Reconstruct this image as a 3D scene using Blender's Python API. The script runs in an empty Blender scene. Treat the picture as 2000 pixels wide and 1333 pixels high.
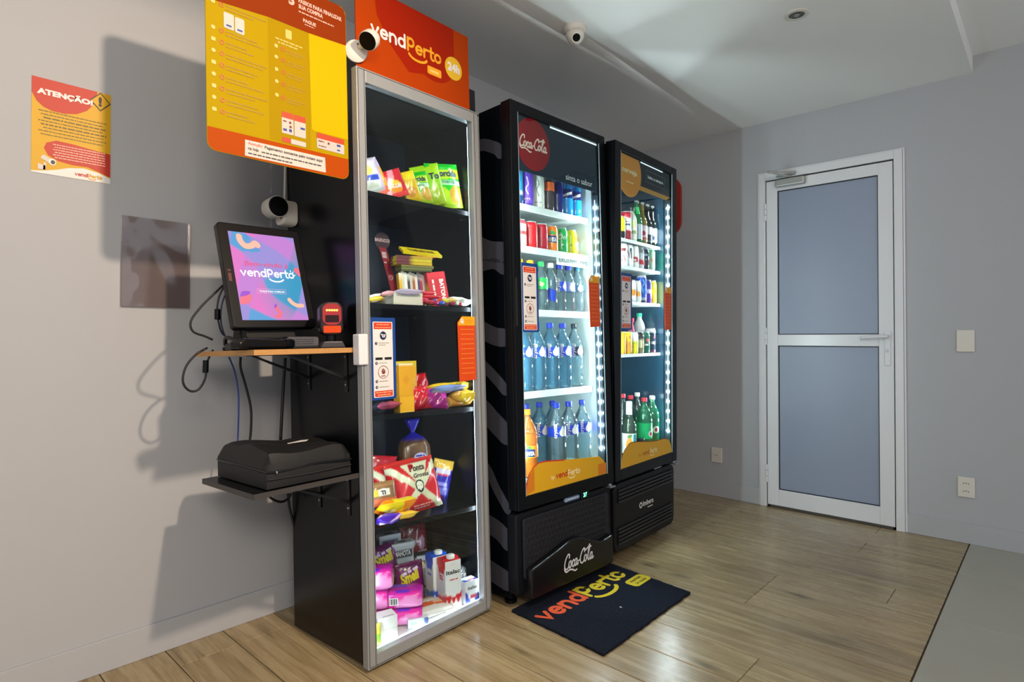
import bpy, bmesh, math, random
from mathutils import Matrix, Vector, Euler
import numpy as np
random.seed(7)
S = bpy.context.scene
COL = S.collection
PI = math.pi
R = math.radians

# ------------------------------------------------------------------ camera, world, lights, exposure
cam = bpy.data.cameras.new('camera')
cam.sensor_fit = 'HORIZONTAL'; cam.sensor_width = 36.0
cam.lens = 1156.35 / 2000 * 36.0
cam.shift_y = -21.39 / 2000
cam.clip_start = 0.05
cam_ob = bpy.data.objects.new('camera', cam); COL.objects.link(cam_ob)
cam_ob.location = (2.3058, -3.9606, 1.0951)
cam_ob.rotation_euler = (PI/2 + 0.0119, 0.0, 0.7447)
S.camera = cam_ob

W = bpy.data.worlds.new('hall_ambient'); S.world = W; W.use_nodes = True
bg = W.node_tree.nodes['Background']
bg.inputs[0].default_value = (0.86, 0.91, 1.0, 1); bg.inputs[1].default_value = 0.57

def light(name, kind, loc, target, energy, color, **kw):
    l = bpy.data.lights.new(name, kind); l.energy = energy; l.color = color
    for k, v in kw.items(): setattr(l, k, v)
    o = bpy.data.objects.new(name, l); COL.objects.link(o); o.location = loc
    d = Vector(target) - Vector(loc)
    o.rotation_euler = d.to_track_quat('-Z', 'Y').to_euler()
    return o
light('warm_downlight', 'SPOT', (2.62, -2.93, 2.55), (0.15, -3.6, 0.80), 235, (1.0, 0.78, 0.58),
      spot_size=R(88), spot_blend=0.8, shadow_soft_size=0.05)
light('warm_fill_area', 'AREA', (3.7, -4.7, 2.5), (0.1, -3.2, 1.0), 86, (1.0, 0.87, 0.74), shape='SQUARE', size=1.1)  # added warm fill, softens the shadows on the left wall; unseen source
light('cool_fill_spot', 'SPOT', (3.1, -2.2, 2.57), (1.9, -0.4, 0.4), 18, (0.72, 0.86, 1.0),
      spot_size=R(110), spot_blend=1.0, shadow_soft_size=0.12)  # added cool fill for the back wall, out of view
vs = S.view_settings
vs.view_transform = 'Standard'; vs.look = 'None'; vs.gamma = 1.0; vs.use_curve_mapping = False
vs.exposure = 0.06

# ------------------------------------------------------------------ materials
def lin(c):
    return tuple(((x/255)/12.92 if x/255 <= 0.04045 else ((x/255+0.055)/1.055)**2.4) for x in c)
def rgb(h):
    h = h.lstrip('#'); return lin((int(h[0:2],16), int(h[2:4],16), int(h[4:6],16)))
MATS = {}
def mat(name, col='#808080', rough=0.5, metal=0.0, emit=0.0, spec=0.5, coat=0.0, noise=0.0, nscale=40, bump=0.0, alpha=1.0):
    if name in MATS: return MATS[name]
    m = bpy.data.materials.new(name); m.use_nodes = True
    nt = m.node_tree; b = nt.nodes['Principled BSDF']
    c = rgb(col) if isinstance(col, str) else col
    b.inputs['Base Color'].default_value = (*c, 1)
    b.inputs['Roughness'].default_value = rough
    b.inputs['Metallic'].default_value = metal
    b.inputs['Specular IOR Level'].default_value = spec
    b.inputs['Coat Weight'].default_value = coat
    if emit:
        b.inputs['Emission Color'].default_value = (*c, 1); b.inputs['Emission Strength'].default_value = emit
        b.inputs['Base Color'].default_value = (.02,.02,.02,1)
    if noise or bump:
        tc = nt.nodes.new('ShaderNodeTexCoord'); n = nt.nodes.new('ShaderNodeTexNoise')
        n.inputs['Scale'].default_value = nscale; n.inputs['Detail'].default_value = 4
        nt.links.new(tc.outputs['Object'], n.inputs['Vector'])
        if noise:
            r = nt.nodes.new('ShaderNodeMapRange'); r.inputs[3].default_value = 1-noise; r.inputs[4].default_value = 1+noise
            v = nt.nodes.new('ShaderNodeVectorMath'); v.operation = 'SCALE'; v.inputs[0].default_value = c
            nt.links.new(n.outputs[0], r.inputs[0]); nt.links.new(r.outputs[0], v.inputs['Scale'])
            nt.links.new(v.outputs[0], b.inputs['Base Color'])
        if bump:
            bp = nt.nodes.new('ShaderNodeBump'); bp.inputs['Strength'].default_value = bump; bp.inputs['Distance'].default_value = 0.002
            nt.links.new(n.outputs[0], bp.inputs['Height']); nt.links.new(bp.outputs[0], b.inputs['Normal'])
    MATS[name] = m; return m
def printed(name, rough=0.35, spec=0.5, emit=0.0, coat=0.0, metal=0.0):
    """printed surface: the ink colours are stored per vertex in the attribute 'Ink'"""
    if name in MATS: return MATS[name]
    m = bpy.data.materials.new(name); m.use_nodes = True; nt = m.node_tree; b = nt.nodes['Principled BSDF']
    a = nt.nodes.new('ShaderNodeAttribute'); a.attribute_name = 'Ink'
    nt.links.new(a.outputs['Color'], b.inputs['Base Color'])
    b.inputs['Roughness'].default_value = rough; b.inputs['Specular IOR Level'].default_value = spec
    b.inputs['Coat Weight'].default_value = coat; b.inputs['Metallic'].default_value = metal
    if emit:
        nt.links.remove(b.inputs['Base Color'].links[0]); b.inputs['Base Color'].default_value = (.02,.02,.02,1)
        nt.links.new(a.outputs['Color'], b.inputs['Emission Color']); b.inputs['Emission Strength'].default_value = emit
    MATS[name] = m; return m
def clear(name, tint='#ffffff', gloss=0.12, rough=0.03, base=0.02, body=None, bodyfac=0.0):
    """thin clear plastic or glass: light passes straight through, the surface mirrors at grazing angles"""
    if name in MATS: return MATS[name]
    m = bpy.data.materials.new(name); m.use_nodes = True; nt = m.node_tree; nt.nodes.clear()
    out = nt.nodes.new('ShaderNodeOutputMaterial'); t = nt.nodes.new('ShaderNodeBsdfTransparent')
    t.inputs[0].default_value = (*rgb(tint), 1)
    g = nt.nodes.new('ShaderNodeBsdfGlossy'); g.inputs['Roughness'].default_value = rough
    lw = nt.nodes.new('ShaderNodeLayerWeight'); lw.inputs['Blend'].default_value = 0.35
    mr = nt.nodes.new('ShaderNodeMapRange'); mr.inputs[3].default_value = base; mr.inputs[4].default_value = gloss*3
    nt.links.new(lw.outputs['Fresnel'], mr.inputs[0])
    mx = nt.nodes.new('ShaderNodeMixShader'); nt.links.new(mr.outputs[0], mx.inputs[0])
    src = t
    if body:
        d = nt.nodes.new('ShaderNodeBsdfPrincipled'); d.inputs['Base Color'].default_value = (*rgb(body), 1); d.inputs['Roughness'].default_value = 0.2
        m2 = nt.nodes.new('ShaderNodeMixShader'); m2.inputs[0].default_value = bodyfac
        nt.links.new(t.outputs[0], m2.inputs[1]); nt.links.new(d.outputs[0], m2.inputs[2]); src = m2
    nt.links.new(src.outputs[0], mx.inputs[1]); nt.links.new(g.outputs[0], mx.inputs[2])
    nt.links.new(mx.outputs[0], out.inputs[0]); MATS[name] = m; return m

WALL = mat('wall_paint', '#aeb0b4', 0.75, noise=0.015, nscale=6, spec=0.25)
CEIL = mat('ceiling_paint', '#efefec', 0.85, spec=0.2)
BLACK_MEL = mat('black_melamine', '#08090c', 0.27, noise=0.25, nscale=60, spec=0.3)
BLACK = mat('black_plastic', '#04070c', 0.33, spec=0.22)
BLACKM = mat('black_matte', '#0a0a0c', 0.7)
CHAR = mat('charcoal_plastic', '#0c0e14', 0.45, spec=0.25)
GREYSW = mat('grey_swoosh_print', '#3b3b44', 0.5)
ALU = mat('brushed_aluminium', '#95989a', 0.40, metal=0.2, noise=0.04, nscale=30)
WHITEALU = mat('white_aluminium', '#dcdde0', 0.22, noise=0.01, nscale=10)
WHITEP = mat('white_plastic', '#d8d3c9', 0.4)
WHITEC = mat('white_enamel', '#cdd6d3', 0.35)
CHROME = mat('chrome', '#d0d0d0', 0.15, metal=1.0)
WHITEINK = mat('white_ink', '#dedbd8', 0.5)
BLACKINK = mat('black_ink', '#141414', 0.5)
GREYINK = mat('grey_ink', '#8a8378', 0.6)
REDINK = mat('red_ink', '#c81e1e', 0.45)
ORANGEINK = mat('orange_ink', '#e2560c', 0.45)
YELLOWINK = mat('yellow_ink', '#f0bd05', 0.45)
PAPER = mat('white_paper', '#c9bfb6', 0.6)
BLUEINK = mat('blue_ink', '#10408c', 0.4)
LED = mat('led_strip', (0.86, 0.95, 1.0), 0.5, emit=2.5)
LEDDOT = mat('led_dot', (0.86, 0.97, 1.0), 0.5, emit=690.0)
LEDTUBE = mat('led_tube', (0.80, 0.88, 1.0), 0.5, emit=30.0)
LEDLOW = mat('led_tube_low', (0.85, 0.92, 1.0), 0.5, emit=13.0)
GLASS = clear('door_glass', '#f6fcfc', gloss=0.03, rough=0.01, base=0.008)
INK = printed('printed_card', 0.42)
FILM = printed('printed_film', 0.24, coat=0.2)
TIN = printed('printed_tin', 0.25, coat=0.3)

# ------------------------------------------------------------------ mesh helpers
def tag(o, label=None, cat=None, group=None, kind=None):
    if label: o['label'] = label
    if cat: o['category'] = cat
    if group: o['group'] = group
    if kind: o['kind'] = kind
    return o
def link(o, parent=None):
    COL.objects.link(o)
    if parent is not None: o.parent = parent
    return o
def empty(name, label=None, cat=None, group=None, matrix=None, kind=None):
    o = bpy.data.objects.new(name, None); o.empty_display_size = 0.05
    link(o)
    if matrix is not None:
        o.location = matrix.to_translation(); o.rotation_euler = matrix.to_euler()
    return tag(o, label, cat, group, kind)

class MB:
    """collects simple shapes into one mesh"""
    def __init__(s): s.v = []; s.f = []; s.c = []
    def add(s, v, f, c=None):
        n = len(s.v); s.v += [tuple(p) for p in v]; s.f += [tuple(n+i for i in q) for q in f]
        if c is not None: s.c += list(c)
        elif s.c or c is not None: s.c += [(1,1,1)]*len(v)
        return s
    def box(s, x0, x1, y0, y1, z0, z1):
        v = [(x,y,z) for x in (x0,x1) for y in (y0,y1) for z in (z0,z1)]
        return s.add(v, [(0,1,3,2),(4,6,7,5),(0,4,5,1),(2,3,7,6),(0,2,6,4),(1,5,7,3)])
    def prism(s, poly, t0, t1, ax=0):
        """poly = 2D outline extruded along axis ax (0: outline in y,z; 1: x,z; 2: x,y)"""
        def p3(a, b, t): return ((t,a,b),(a,t,b),(a,b,t))[ax]
        n = len(poly); v = [p3(a,b,t0) for a,b in poly] + [p3(a,b,t1) for a,b in poly]
        f = [tuple(range(n-1,-1,-1)), tuple(range(n,2*n))] + [(i,(i+1)%n,n+(i+1)%n,n+i) for i in range(n)]
        return s.add(v, f)
    def lathe(s, prof, seg=20, c=(0,0,0), ax=2, caps=True):
        v = []; f = []
        for r, z in prof:
            for k in range(seg):
                a = 2*PI*k/seg; p = (r*math.cos(a), r*math.sin(a), z)
                if ax == 0: p = (p[2], p[0], p[1])
                if ax == 1: p = (p[1], p[2], p[0])
                v.append((c[0]+p[0], c[1]+p[1], c[2]+p[2]))
        for i in range(len(prof)-1):
            for k in range(seg):
                f.append((i*seg+k, i*seg+(k+1)%seg, (i+1)*seg+(k+1)%seg, (i+1)*seg+k))
        if caps:
            f.append(tuple(range(seg-1,-1,-1))); m = (len(prof)-1)*seg; f.append(tuple(range(m, m+seg)))
        return s.add(v, f)
    def tube(s, pts, r, seg=8):
        P = [Vector(p) for p in pts]; v = []; f = []; prev = None
        for i, p in enumerate(P):
            t = (P[min(i+1,len(P)-1)] - P[max(i-1,0)]).normalized()
            a = Vector((0,0,1)) if abs(t.z) < 0.9 else Vector((1,0,0))
            if prev is None: n = t.cross(a).normalized()
            else:
                n = (prev - t*prev.dot(t)); n = n.normalized() if n.length > 1e-6 else t.cross(a).normalized()
            prev = n; b = t.cross(n)
            for k in range(seg):
                q = p + (n*math.cos(2*PI*k/seg) + b*math.sin(2*PI*k/seg))*r; v.append(tuple(q))
        for i in range(len(P)-1):
            for k in range(seg): f.append((i*seg+k, i*seg+(k+1)%seg, (i+1)*seg+(k+1)%seg, (i+1)*seg+k))
        f.append(tuple(range(seg-1,-1,-1))); m = (len(P)-1)*seg; f.append(tuple(range(m,m+seg)))
        return s.add(v, f)
    def build(s, name, m, parent=None, bevel=0.0, smooth=False, seg=2, fix=True):
        me = bpy.data.meshes.new(name); me.from_pydata(s.v, [], s.f)
        if bevel or fix:
            bm = bmesh.new(); bm.from_mesh(me)
            if fix: bmesh.ops.recalc_face_normals(bm, faces=bm.faces)
            if bevel:
                e = [e for e in bm.edges if len(e.link_faces) == 2 and e.calc_face_angle(0) > 0.6]
                bmesh.ops.bevel(bm, geom=e, offset=bevel, segments=seg, profile=0.5, affect='EDGES', clamp_overlap=True)
            bm.to_mesh(me); bm.free()
        if s.c and not bevel:
            at = me.color_attributes.new('Ink', 'FLOAT_COLOR', 'POINT')
            at.data.foreach_set('color', np.array([(*c,1) for c in s.c], dtype=np.float32).ravel())
        me.materials.append(m)
        if smooth:
            me.polygons.foreach_set('use_smooth', [True]*len(me.polygons))
            if smooth == 'auto':
                me.set_sharp_from_angle(angle=R(40))
        o = bpy.data.objects.new(name, me)
        return link(o, parent)
def box(name, m, parent, x0,x1,y0,y1,z0,z1, bevel=0.0, seg=2):
    return MB().box(x0,x1,y0,y1,z0,z1).build(name, m, parent, bevel, seg=seg)
def smooth_path(P, n=6, closed=False):
    out = []; L = len(P)
    for i in range(L-1):
        p0 = P[max(i-1,0)]; p1 = P[i]; p2 = P[i+1]; p3 = P[min(i+2,L-1)]
        for k in range(n):
            t = k/n
            out.append(tuple(0.5*((2*b)+(c-a)*t+(2*a-5*b+4*c-d)*t*t+(3*b-a-3*c+d)*t**3) for a,b,c,d in zip(p0,p1,p2,p3)))
    out.append(tuple(P[-1])); return out

# ------------------------------------------------------------------ flat shapes: 2D geometry (verts, faces) and where it is laid
def rrect(x0, y0, x1, y1, r=0.0, n=5):
    if r <= 0: return [(x0,y0),(x1,y0),(x1,y1),(x0,y1)]
    out = []
    for cx, cy, a in ((x1-r,y0+r,-90),(x1-r,y1-r,0),(x0+r,y1-r,90),(x0+r,y0+r,180)):
        for k in range(n+1): t = R(a+90*k/n); out.append((cx+r*math.cos(t), cy+r*math.sin(t)))
    return out
def circle(cx, cy, rx, ry=None, n=28):
    ry = rx if ry is None else ry
    return [(cx+rx*math.cos(2*PI*k/n), cy+ry*math.sin(2*PI*k/n)) for k in range(n)]
def geo(*polys):
    v = []; f = []
    for p in polys:
        f.append(tuple(range(len(v), len(v)+len(p)))); v += list(p)
    return v, f
def gadd(*gs):
    v = []; f = []
    for a, b in gs:
        n = len(v); v += list(a); f += [tuple(n+i for i in q) for q in b]
    return v, f
def gxf(g, sx=1, sy=1, dx=0, dy=0, rot=0.0, shear=0.0):
    c, s = math.cos(rot), math.sin(rot); v = []
    for p in g[0]:
        x, y = p[0]*sx + p[1]*sy*shear, p[1]*sy
        v.append((c*x - s*y + dx, s*x + c*y + dy) + tuple(p[2:]))
    return v, g[1]
def ribbon(L, t, lift=0.0, cap=6):
    """one pen stroke with round ends as a single strip"""
    P = [L[0]]
    for p in L[1:]:
        if math.hypot(p[0]-P[-1][0], p[1]-P[-1][1]) > t*0.02: P.append(p)
    if len(P) < 2: return [(*q, lift) for q in circle(*P[0], t/2, n=10)], [tuple(range(10))]
    D = [math.atan2(b[1]-a[1], b[0]-a[0]) for a, b in zip(P, P[1:])]
    left = []; right = []
    for i, p in enumerate(P):
        if i == 0 or i == len(P)-1:
            a = D[0] if i == 0 else D[-1]; k = 1.0
        else:
            da = (D[i]-D[i-1]+PI) % (2*PI) - PI; a = D[i-1]+da/2; k = min(1/max(math.cos(da/2), 0.45), 1.6)
        nx, ny = -math.sin(a)*t/2*k, math.cos(a)*t/2*k
        left.append((p[0]+nx, p[1]+ny)); right.append((p[0]-nx, p[1]-ny))
    v = []; f = []
    for l, r in zip(left, right): v += [l, r]
    for i in range(len(P)-1): f.append((2*i, 2*i+1, 2*i+3, 2*i+2))
    for p, a, i0, i1 in ((P[0], D[0]+PI/2, 0, 1), (P[-1], D[-1]-PI/2, 2*len(P)-1, 2*len(P)-2)):
        n = len(v); v += [(p[0]+t/2*math.cos(a+PI*k/cap), p[1]+t/2*math.sin(a+PI*k/cap)) for k in range(1, cap)]
        f.append((i0,) + tuple(range(n, n+cap-1)) + (i1,))
    return [(x, y, lift) for x, y in v], f
def strokes(lines, t):
    return gadd(*[ribbon(L, t, 0.00004*k) for k, L in enumerate(lines)])
def ring(cx, cy, r, t, n=24):
    v = circle(cx,cy,r+t/2,n=n)+circle(cx,cy,r-t/2,n=n)
    return v, [(k,(k+1)%n,n+(k+1)%n,n+k) for k in range(n)]
_tc = {}
def text(s, w=None, h=None, bold=0.02, shear=0.0, cx=None, x=0.0, y=0.0):
    """lettering as flat geometry, scaled to width w or cap height h, left edge at x (or centred on cx), baseline y"""
    key = (s, bold)
    if key not in _tc:
        c = bpy.data.curves.new('lettering', 'FONT'); c.body = s; c.offset = bold; c.resolution_u = 3; c.fill_mode = 'FRONT'
        o = bpy.data.objects.new('lettering', c); me = bpy.data.meshes.new_from_object(o)
        v = [(p.co.x, p.co.y) for p in me.vertices]; f = [tuple(p.vertices) for p in me.polygons]
        bpy.data.objects.remove(o); bpy.data.meshes.remove(me); bpy.data.curves.remove(c)
        x0 = min(p[0] for p in v); _tc[key] = ([(a-x0, b) for a, b in v], f)
    v, f = _tc[key]; W0 = max(p[0] for p in v)
    if w and h: sx, sy = w/W0, h/0.70
    elif w: sx = sy = w/W0
    else: sx = sy = h/0.70
    if cx is not None: x = cx - W0*sx/2
    return gxf((v, f), sx, sy, x, y, shear=shear)
def bars(x0, x1, y, h, n=5, seed=1, gap=0.25):
    """a line of print too small to read"""
    rd = random.Random(seed); g = []; x = x0
    while x < x1 - h*0.5:
        w = min(h*rd.uniform(1.2, 4.5), x1-x); g.append(rrect(x, y-h/2, x+w, y+h/2)); x += w + h*0.6
    return geo(*g)
TINY_PRINT = {'fine_print','band_print','body_print','red_print','label_print','card_print','card_marks','step_icons','step_rings','numerals','barcode','strip_print','badge_letters','emblem_print','print_mark','bezel_lettering','small_print','top_word','small_word','paper_heading'}
def lay(name, g, m, parent, fn):
    v = []
    for p in g[0]:
        q = Vector(fn(p[0], p[1]))
        if len(p) > 2 and p[2]:
            e = 1e-4
            q = q + (Vector(fn(p[0]+e, p[1]))-q).cross(Vector(fn(p[0], p[1]+e))-q).normalized()*p[2]
        v.append(tuple(q))
    me = bpy.data.meshes.new(name); me.from_pydata(v, [], g[1]); me.materials.append(m)
    o = link(bpy.data.objects.new(name, me), parent)
    if name in TINY_PRINT: o['kind'] = 'stuff'
    return o
def sliced(g, dx=0.004, dy=None):
    """cut flat geometry into narrow strips so that it can follow a curved surface"""
    bm = bmesh.new(); vs_ = [bm.verts.new((p[0], p[1], p[2] if len(p) > 2 else 0.0)) for p in g[0]]
    for f in g[1]:
        try: bm.faces.new([vs_[i] for i in f])
        except ValueError: pass
    for ax, st in ((0, dx), (1, dy)):
        if not st: continue
        lo = min(p[ax] for p in g[0]); hi = max(p[ax] for p in g[0]); k = math.floor(lo/st)+1
        while k*st < hi:
            co = [0,0,0]; no = [0,0,0]; co[ax] = k*st; no[ax] = 1
            bmesh.ops.bisect_plane(bm, geom=list(bm.verts)+list(bm.edges)+list(bm.faces), plane_co=co, plane_no=no); k += 1
    bm.verts.index_update()
    out = ([tuple(v.co) for v in bm.verts], [tuple(v.index for v in f.verts) for f in bm.faces]); bm.free(); return out
def lay_each(name, g, m, parent, fn):
    """every separate shape of the print as a piece of its own"""
    for f in g[1]: lay(name, ([g[0][i] for i in f], [tuple(range(len(f)))]), m, parent, fn)
def on_front(d, w0=0.0, h0=0.0):      # plane facing +x of the local frame
    return lambda x, y: (d, w0+x, h0+y)
def on_cyl(r, a0, z0=0.0, cx=0.0, cy=0.0):
    return lambda x, y: (cx + r*math.cos(a0 + x/r), cy + r*math.sin(a0 + x/r), z0 + y)
def arc(cx, cy, rx, ry, a0, a1, n=14):
    return [(cx+rx*math.cos(R(a0+(a1-a0)*k/n)), cy+ry*math.sin(R(a0+(a1-a0)*k/n))) for k in range(n+1)]

def logo_vp(width, x=0.0, y=0.0, t=0.30):
    """the rounded two-part shop logo: returns (first half, second half with the smile)"""
    A = []; B = []; cur = 0.0
    def put(dst, lines, adv):
        nonlocal cur
        for L in lines: dst.append([(px+cur, py) for px, py in L])
        cur += adv
    E_ = [[(0.08,0.52),(0.9,0.52)], arc(0.5,0.5,0.43,0.45,5,315)]
    put(A, [[(0,0.95),(0.42,0.08),(0.84,0.95)]], 1.12)
    put(A, E_, 1.22)
    put(A, [[(0.05,0.02),(0.05,0.95)], arc(0.45,0.52,0.40,0.43,180,0)+[(0.85,0.02)]], 1.20)
    put(A, [arc(0.45,0.5,0.42,0.45,0,360,18), [(0.88,0.05),(0.88,1.5)]], 1.28)
    p0 = cur
    put(B, [[(0.05,0.0),(0.05,1.42)], arc(0.45,0.98,0.43,0.45,0,360,18)], 1.18)
    put(B, E_, 1.20)
    put(B, [[(0.05,0.02),(0.05,0.95)], arc(0.45,0.5,0.40,0.45,180,70)], 0.78)
    p1 = cur
    put(B, [[(0.3,1.4),(0.3,0.3)]+arc(0.6,0.3,0.3,0.27,180,290), [(0.02,0.95),(0.68,0.95)]], 0.88)
    put(B, [arc(0.45,0.5,0.43,0.45,0,360,18)], 0.9)
    B.append(arc((p0+p1)/2-0.1, -0.22, (p1-p0)/2-0.25, 0.62, 195, 345))
    k = width/(cur+t)
    return (gxf(strokes(A, t), k, k, x+t/2*k, y), gxf(strokes(B, t), k, k, x+t/2*k, y))

def logo_cc(width, x=0.0, y=0.0, t=0.30):
    """flowing script lettering of the cola maker"""
    L = []
    def C(o, top):
        L.append(smooth_path([(o+2.1,2.7),(o+2.2,3.3),(o+1.75,3.45),(o+1.0,2.7),(o+0.55,1.6),(o+0.75,0.75),(o+1.4,0.62),(o+2.0,1.2)],5))
    C(0,0)
    L.append(smooth_path([(0.55,1.4),(0.5,0.6),(1.1,0.05),(2.0,0.25),(3.0,0.1),(3.9,-0.35),(4.5,-0.25)],5))
    def o_(o): L.append(smooth_path([(o+0.5,2.0),(o+0.1,1.6),(o+0.1,0.9),(o+0.45,0.65),(o+0.8,1.1),(o+0.85,1.8),(o+0.5,2.0),(o+0.75,1.7),(o+1.15,1.75)],4))
    def c_(o): L.append(smooth_path([(o+0.75,1.75),(o+0.5,2.0),(o+0.12,1.5),(o+0.1,0.9),(o+0.45,0.62),(o+0.9,1.1)],4))
    def a_(o):
        L.append(smooth_path([(o+0.8,1.8),(o+0.45,2.0),(o+0.1,1.5),(o+0.1,0.9),(o+0.35,0.65),(o+0.7,1.2),(o+0.85,1.9)],4))
        L.append(smooth_path([(o+0.85,1.95),(o+0.78,1.0),(o+0.95,0.65),(o+1.25,0.95)],4))
    o_(1.85); c_(2.95); a_(3.8)
    L.append([(5.0,1.35),(5.4,1.42)])
    C(5.2,0)
    L.append(smooth_path([(6.9,3.4),(7.6,3.0),(8.2,3.2),(8.8,3.45),(9.6,3.3)],5))
    o_(7.05)
    L.append(smooth_path([(8.15,1.1),(8.9,2.6),(9.25,3.6),(9.0,3.75),(8.6,2.6),(8.45,1.0),(8.7,0.65),(9.05,1.0)],5))
    a_(9.1)
    k = width/10.6
    return gxf(strokes(L, t), k, k, x, y)
# ------------------------------------------------------------------ standing frames of the machines (they lean a little, as on the photo)
def frame(x, y, z, yaw, lean, roll):
    return Matrix.Translation((x,y,z)) @ Euler((roll, lean, yaw), 'XYZ').to_matrix().to_4x4()
F_CAB = frame(.6555, -2.8561, .012, .0232, -.0307, .0066)
F_ONE = frame(.75, -2.22, .005, -.03, -.0298, .0006)
F_TWO = frame(.75, -1.547, .001, .0386, .0032, .0015)
F_MON = frame(.4366, -3.1728, 1.1481, .04, -.3051, .0239)
F_ROOM = Matrix.Identity(4)
def at(F, d, w, h, rx=0.0, ry=0.0, rz=0.0):
    return F @ Matrix.Translation((d,w,h)) @ Euler((rx,ry,rz),'XYZ').to_matrix().to_4x4()

# ------------------------------------------------------------------ makers of goods
def mix(a, b, t): return tuple(x+(y-x)*t for x, y in zip(a, b))
_pr = random.Random(3)
def grid_obj(name, n, m_, pos, ink, mtl, parent, thick=None):
    v = []; f = []; c = []
    for j in range(m_+1):
        for i in range(n+1):
            u, w = i/n, j/m_; v.append(pos(u, w)); c.append(ink(u, w))
    for j in range(m_):
        for i in range(n): a = j*(n+1)+i; f.append((a, a+1, a+n+2, a+n+1))
    o = MB().add(v, f, c).build(name, mtl, parent, smooth=True, fix=False); return o
def pillow_t(u, w, T, crimp=0.07, seed=0.0, wr=0.12, sides=False):
    a = max(0.0, 1-abs(2*u-1)**(3.0)); b = max(0.0, 1-abs((2*w-1)/(1-crimp))**2.6) if abs(2*w-1) < 1-crimp else 0.0
    t = T/2*(a**0.6)*(b**0.55)
    t += T*wr*0.5*(math.sin(9*u+seed)*math.sin(7*w+2*seed)+0.6*math.sin(17*u-11*w+seed*3))*min(1,3*a)*min(1,3*b)*0.5
    return max(t, 0.0008)
def pouch(name, F, pos, rot, Wd, Ht, T, ink, label, cat, group=None, words=(), back=None, crimp=0.06, seed=0.0, wr=0.12, mtl=None, n=26, body='wrapper'):
    """a sealed bag standing on its lower edge, front to +x of its own frame"""
    root = empty(name, label, cat, group, at(F, *pos, *rot))
    def shape(s):
        def p(u, w):
            t = pillow_t(u, w, T, crimp, seed, wr)
            pinch = 1-0.10*(t/(T/2+1e-6))*(abs(2*u-1)**2)
            x = s*t; y = (u-0.5)*Wd*pinch; z = w*Ht
            if w < 0.02 or w > 0.98: z += 0.0012*math.sin(u*60)
            return (x, y, z)
        return p
    v = []; f = []; c = []; k = n+1; m_ = n
    for s in (1, -1):
        b0 = len(v)
        for j in range(m_+1):
            for i in range(n+1):
                u, w = i/n, j/m_; v.append(shape(s)(u, w)); c.append(ink(u, w) if s > 0 else (back or ink)(1-u, w) if callable(back or ink) else back)
        for j in range(m_):
            for i in range(n):
                a = b0+j*k+i; q = (a, a+1, a+k+1, a+k); f.append(q if s > 0 else q[::-1])
    top = k*(m_+1)
    for i in range(n):
        f.append((i, top+i, top+i+1, i+1)); a = m_*k+i; f.append((a, a+1, top+a+1, top+a))
    for j in range(m_):
        f.append((j*k, (j+1)*k, top+(j+1)*k, top+j*k)); a = j*k+n; f.append((a, top+a, top+a+k, a+k))
    MB().add(v, f, c).build(body, mtl or FILM, root, smooth=True, fix=False)
    for nm, g, m in words:
        lay(nm, sliced(g, .010, .012), m, root, lambda a, b: (pillow_t(a/Wd+0.5, b/Ht, T, crimp, seed, wr)+0.0016, a, b))
    return root
def carton(name, F, pos, rot, D, Wd, Ht, faces, label, cat, group=None, words=(), n=12, mtl=None, body='carton_body', bevel=False):
    """printed box, front to +x; faces: dict of ink functions front / side / top (u to the right, w up)"""
    root = empty(name, label, cat, group, at(F, *pos, *rot))
    mb = MB(); fr = faces['front']; sd = faces.get('side', fr); tp = faces.get('top', fr)
    def face(fn, p):
        v = []; f = []; c = []
        for j in range(n+1):
            for i in range(n+1): v.append(p(i/n, j/n)); c.append(fn(i/n, j/n))
        for j in range(n):
            for i in range(n): a = j*(n+1)+i; f.append((a, a+1, a+n+2, a+n+1))
        mb.add(v, f, c)
    face(fr, lambda u, w: (D/2, (u-.5)*Wd, w*Ht))
    face(fr, lambda u, w: (-D/2, (.5-u)*Wd, w*Ht))
    face(sd, lambda u, w: ((u-.5)*D, -Wd/2, w*Ht))
    face(sd, lambda u, w: ((.5-u)*D, Wd/2, w*Ht))
    face(tp, lambda u, w: ((.5-w)*D, (u-.5)*Wd, Ht))
    face(tp, lambda u, w: ((w-.5)*D, (u-.5)*Wd, 0))
    mb.build(body, mtl or INK, root, fix=False)
    for nm, g, m, side in words:
        fn = {'front': lambda a, b: (D/2+.0006, a, b), 'side': lambda a, b: (a, -Wd/2-.0006, b), 'top': lambda a, b: (-b, a, Ht+.0006)}[side]
        lay(nm, g, m, root, fn)
    return root
def plain(c): c = rgb(c) if isinstance(c, str) else c; return lambda u, w: c
def bands(*bs):
    """bs: (upper limit, colour) from below"""
    bs = [(l, rgb(c)) for l, c in bs]
    def f(u, w):
        for l, c in bs:
            if w <= l: return c
        return bs[-1][1]
    return f
def lathe_ink(prof, ink, seg=24):
    v = []; f = []; c = []
    for r, z in prof:
        for k in range(seg):
            a = 2*PI*k/seg; v.append((r*math.cos(a), r*math.sin(a), z)); c.append(ink(k/seg, z))
    for i in range(len(prof)-1):
        for k in range(seg): f.append((i*seg+k, i*seg+(k+1)%seg, (i+1)*seg+(k+1)%seg, (i+1)*seg+k))
    f.append(tuple(range(seg-1,-1,-1))); m = (len(prof)-1)*seg; f.append(tuple(range(m,m+seg)))
    return MB().add(v, f, c)
FACE = -0.75          # angle at which goods in the coolers show their print
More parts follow.
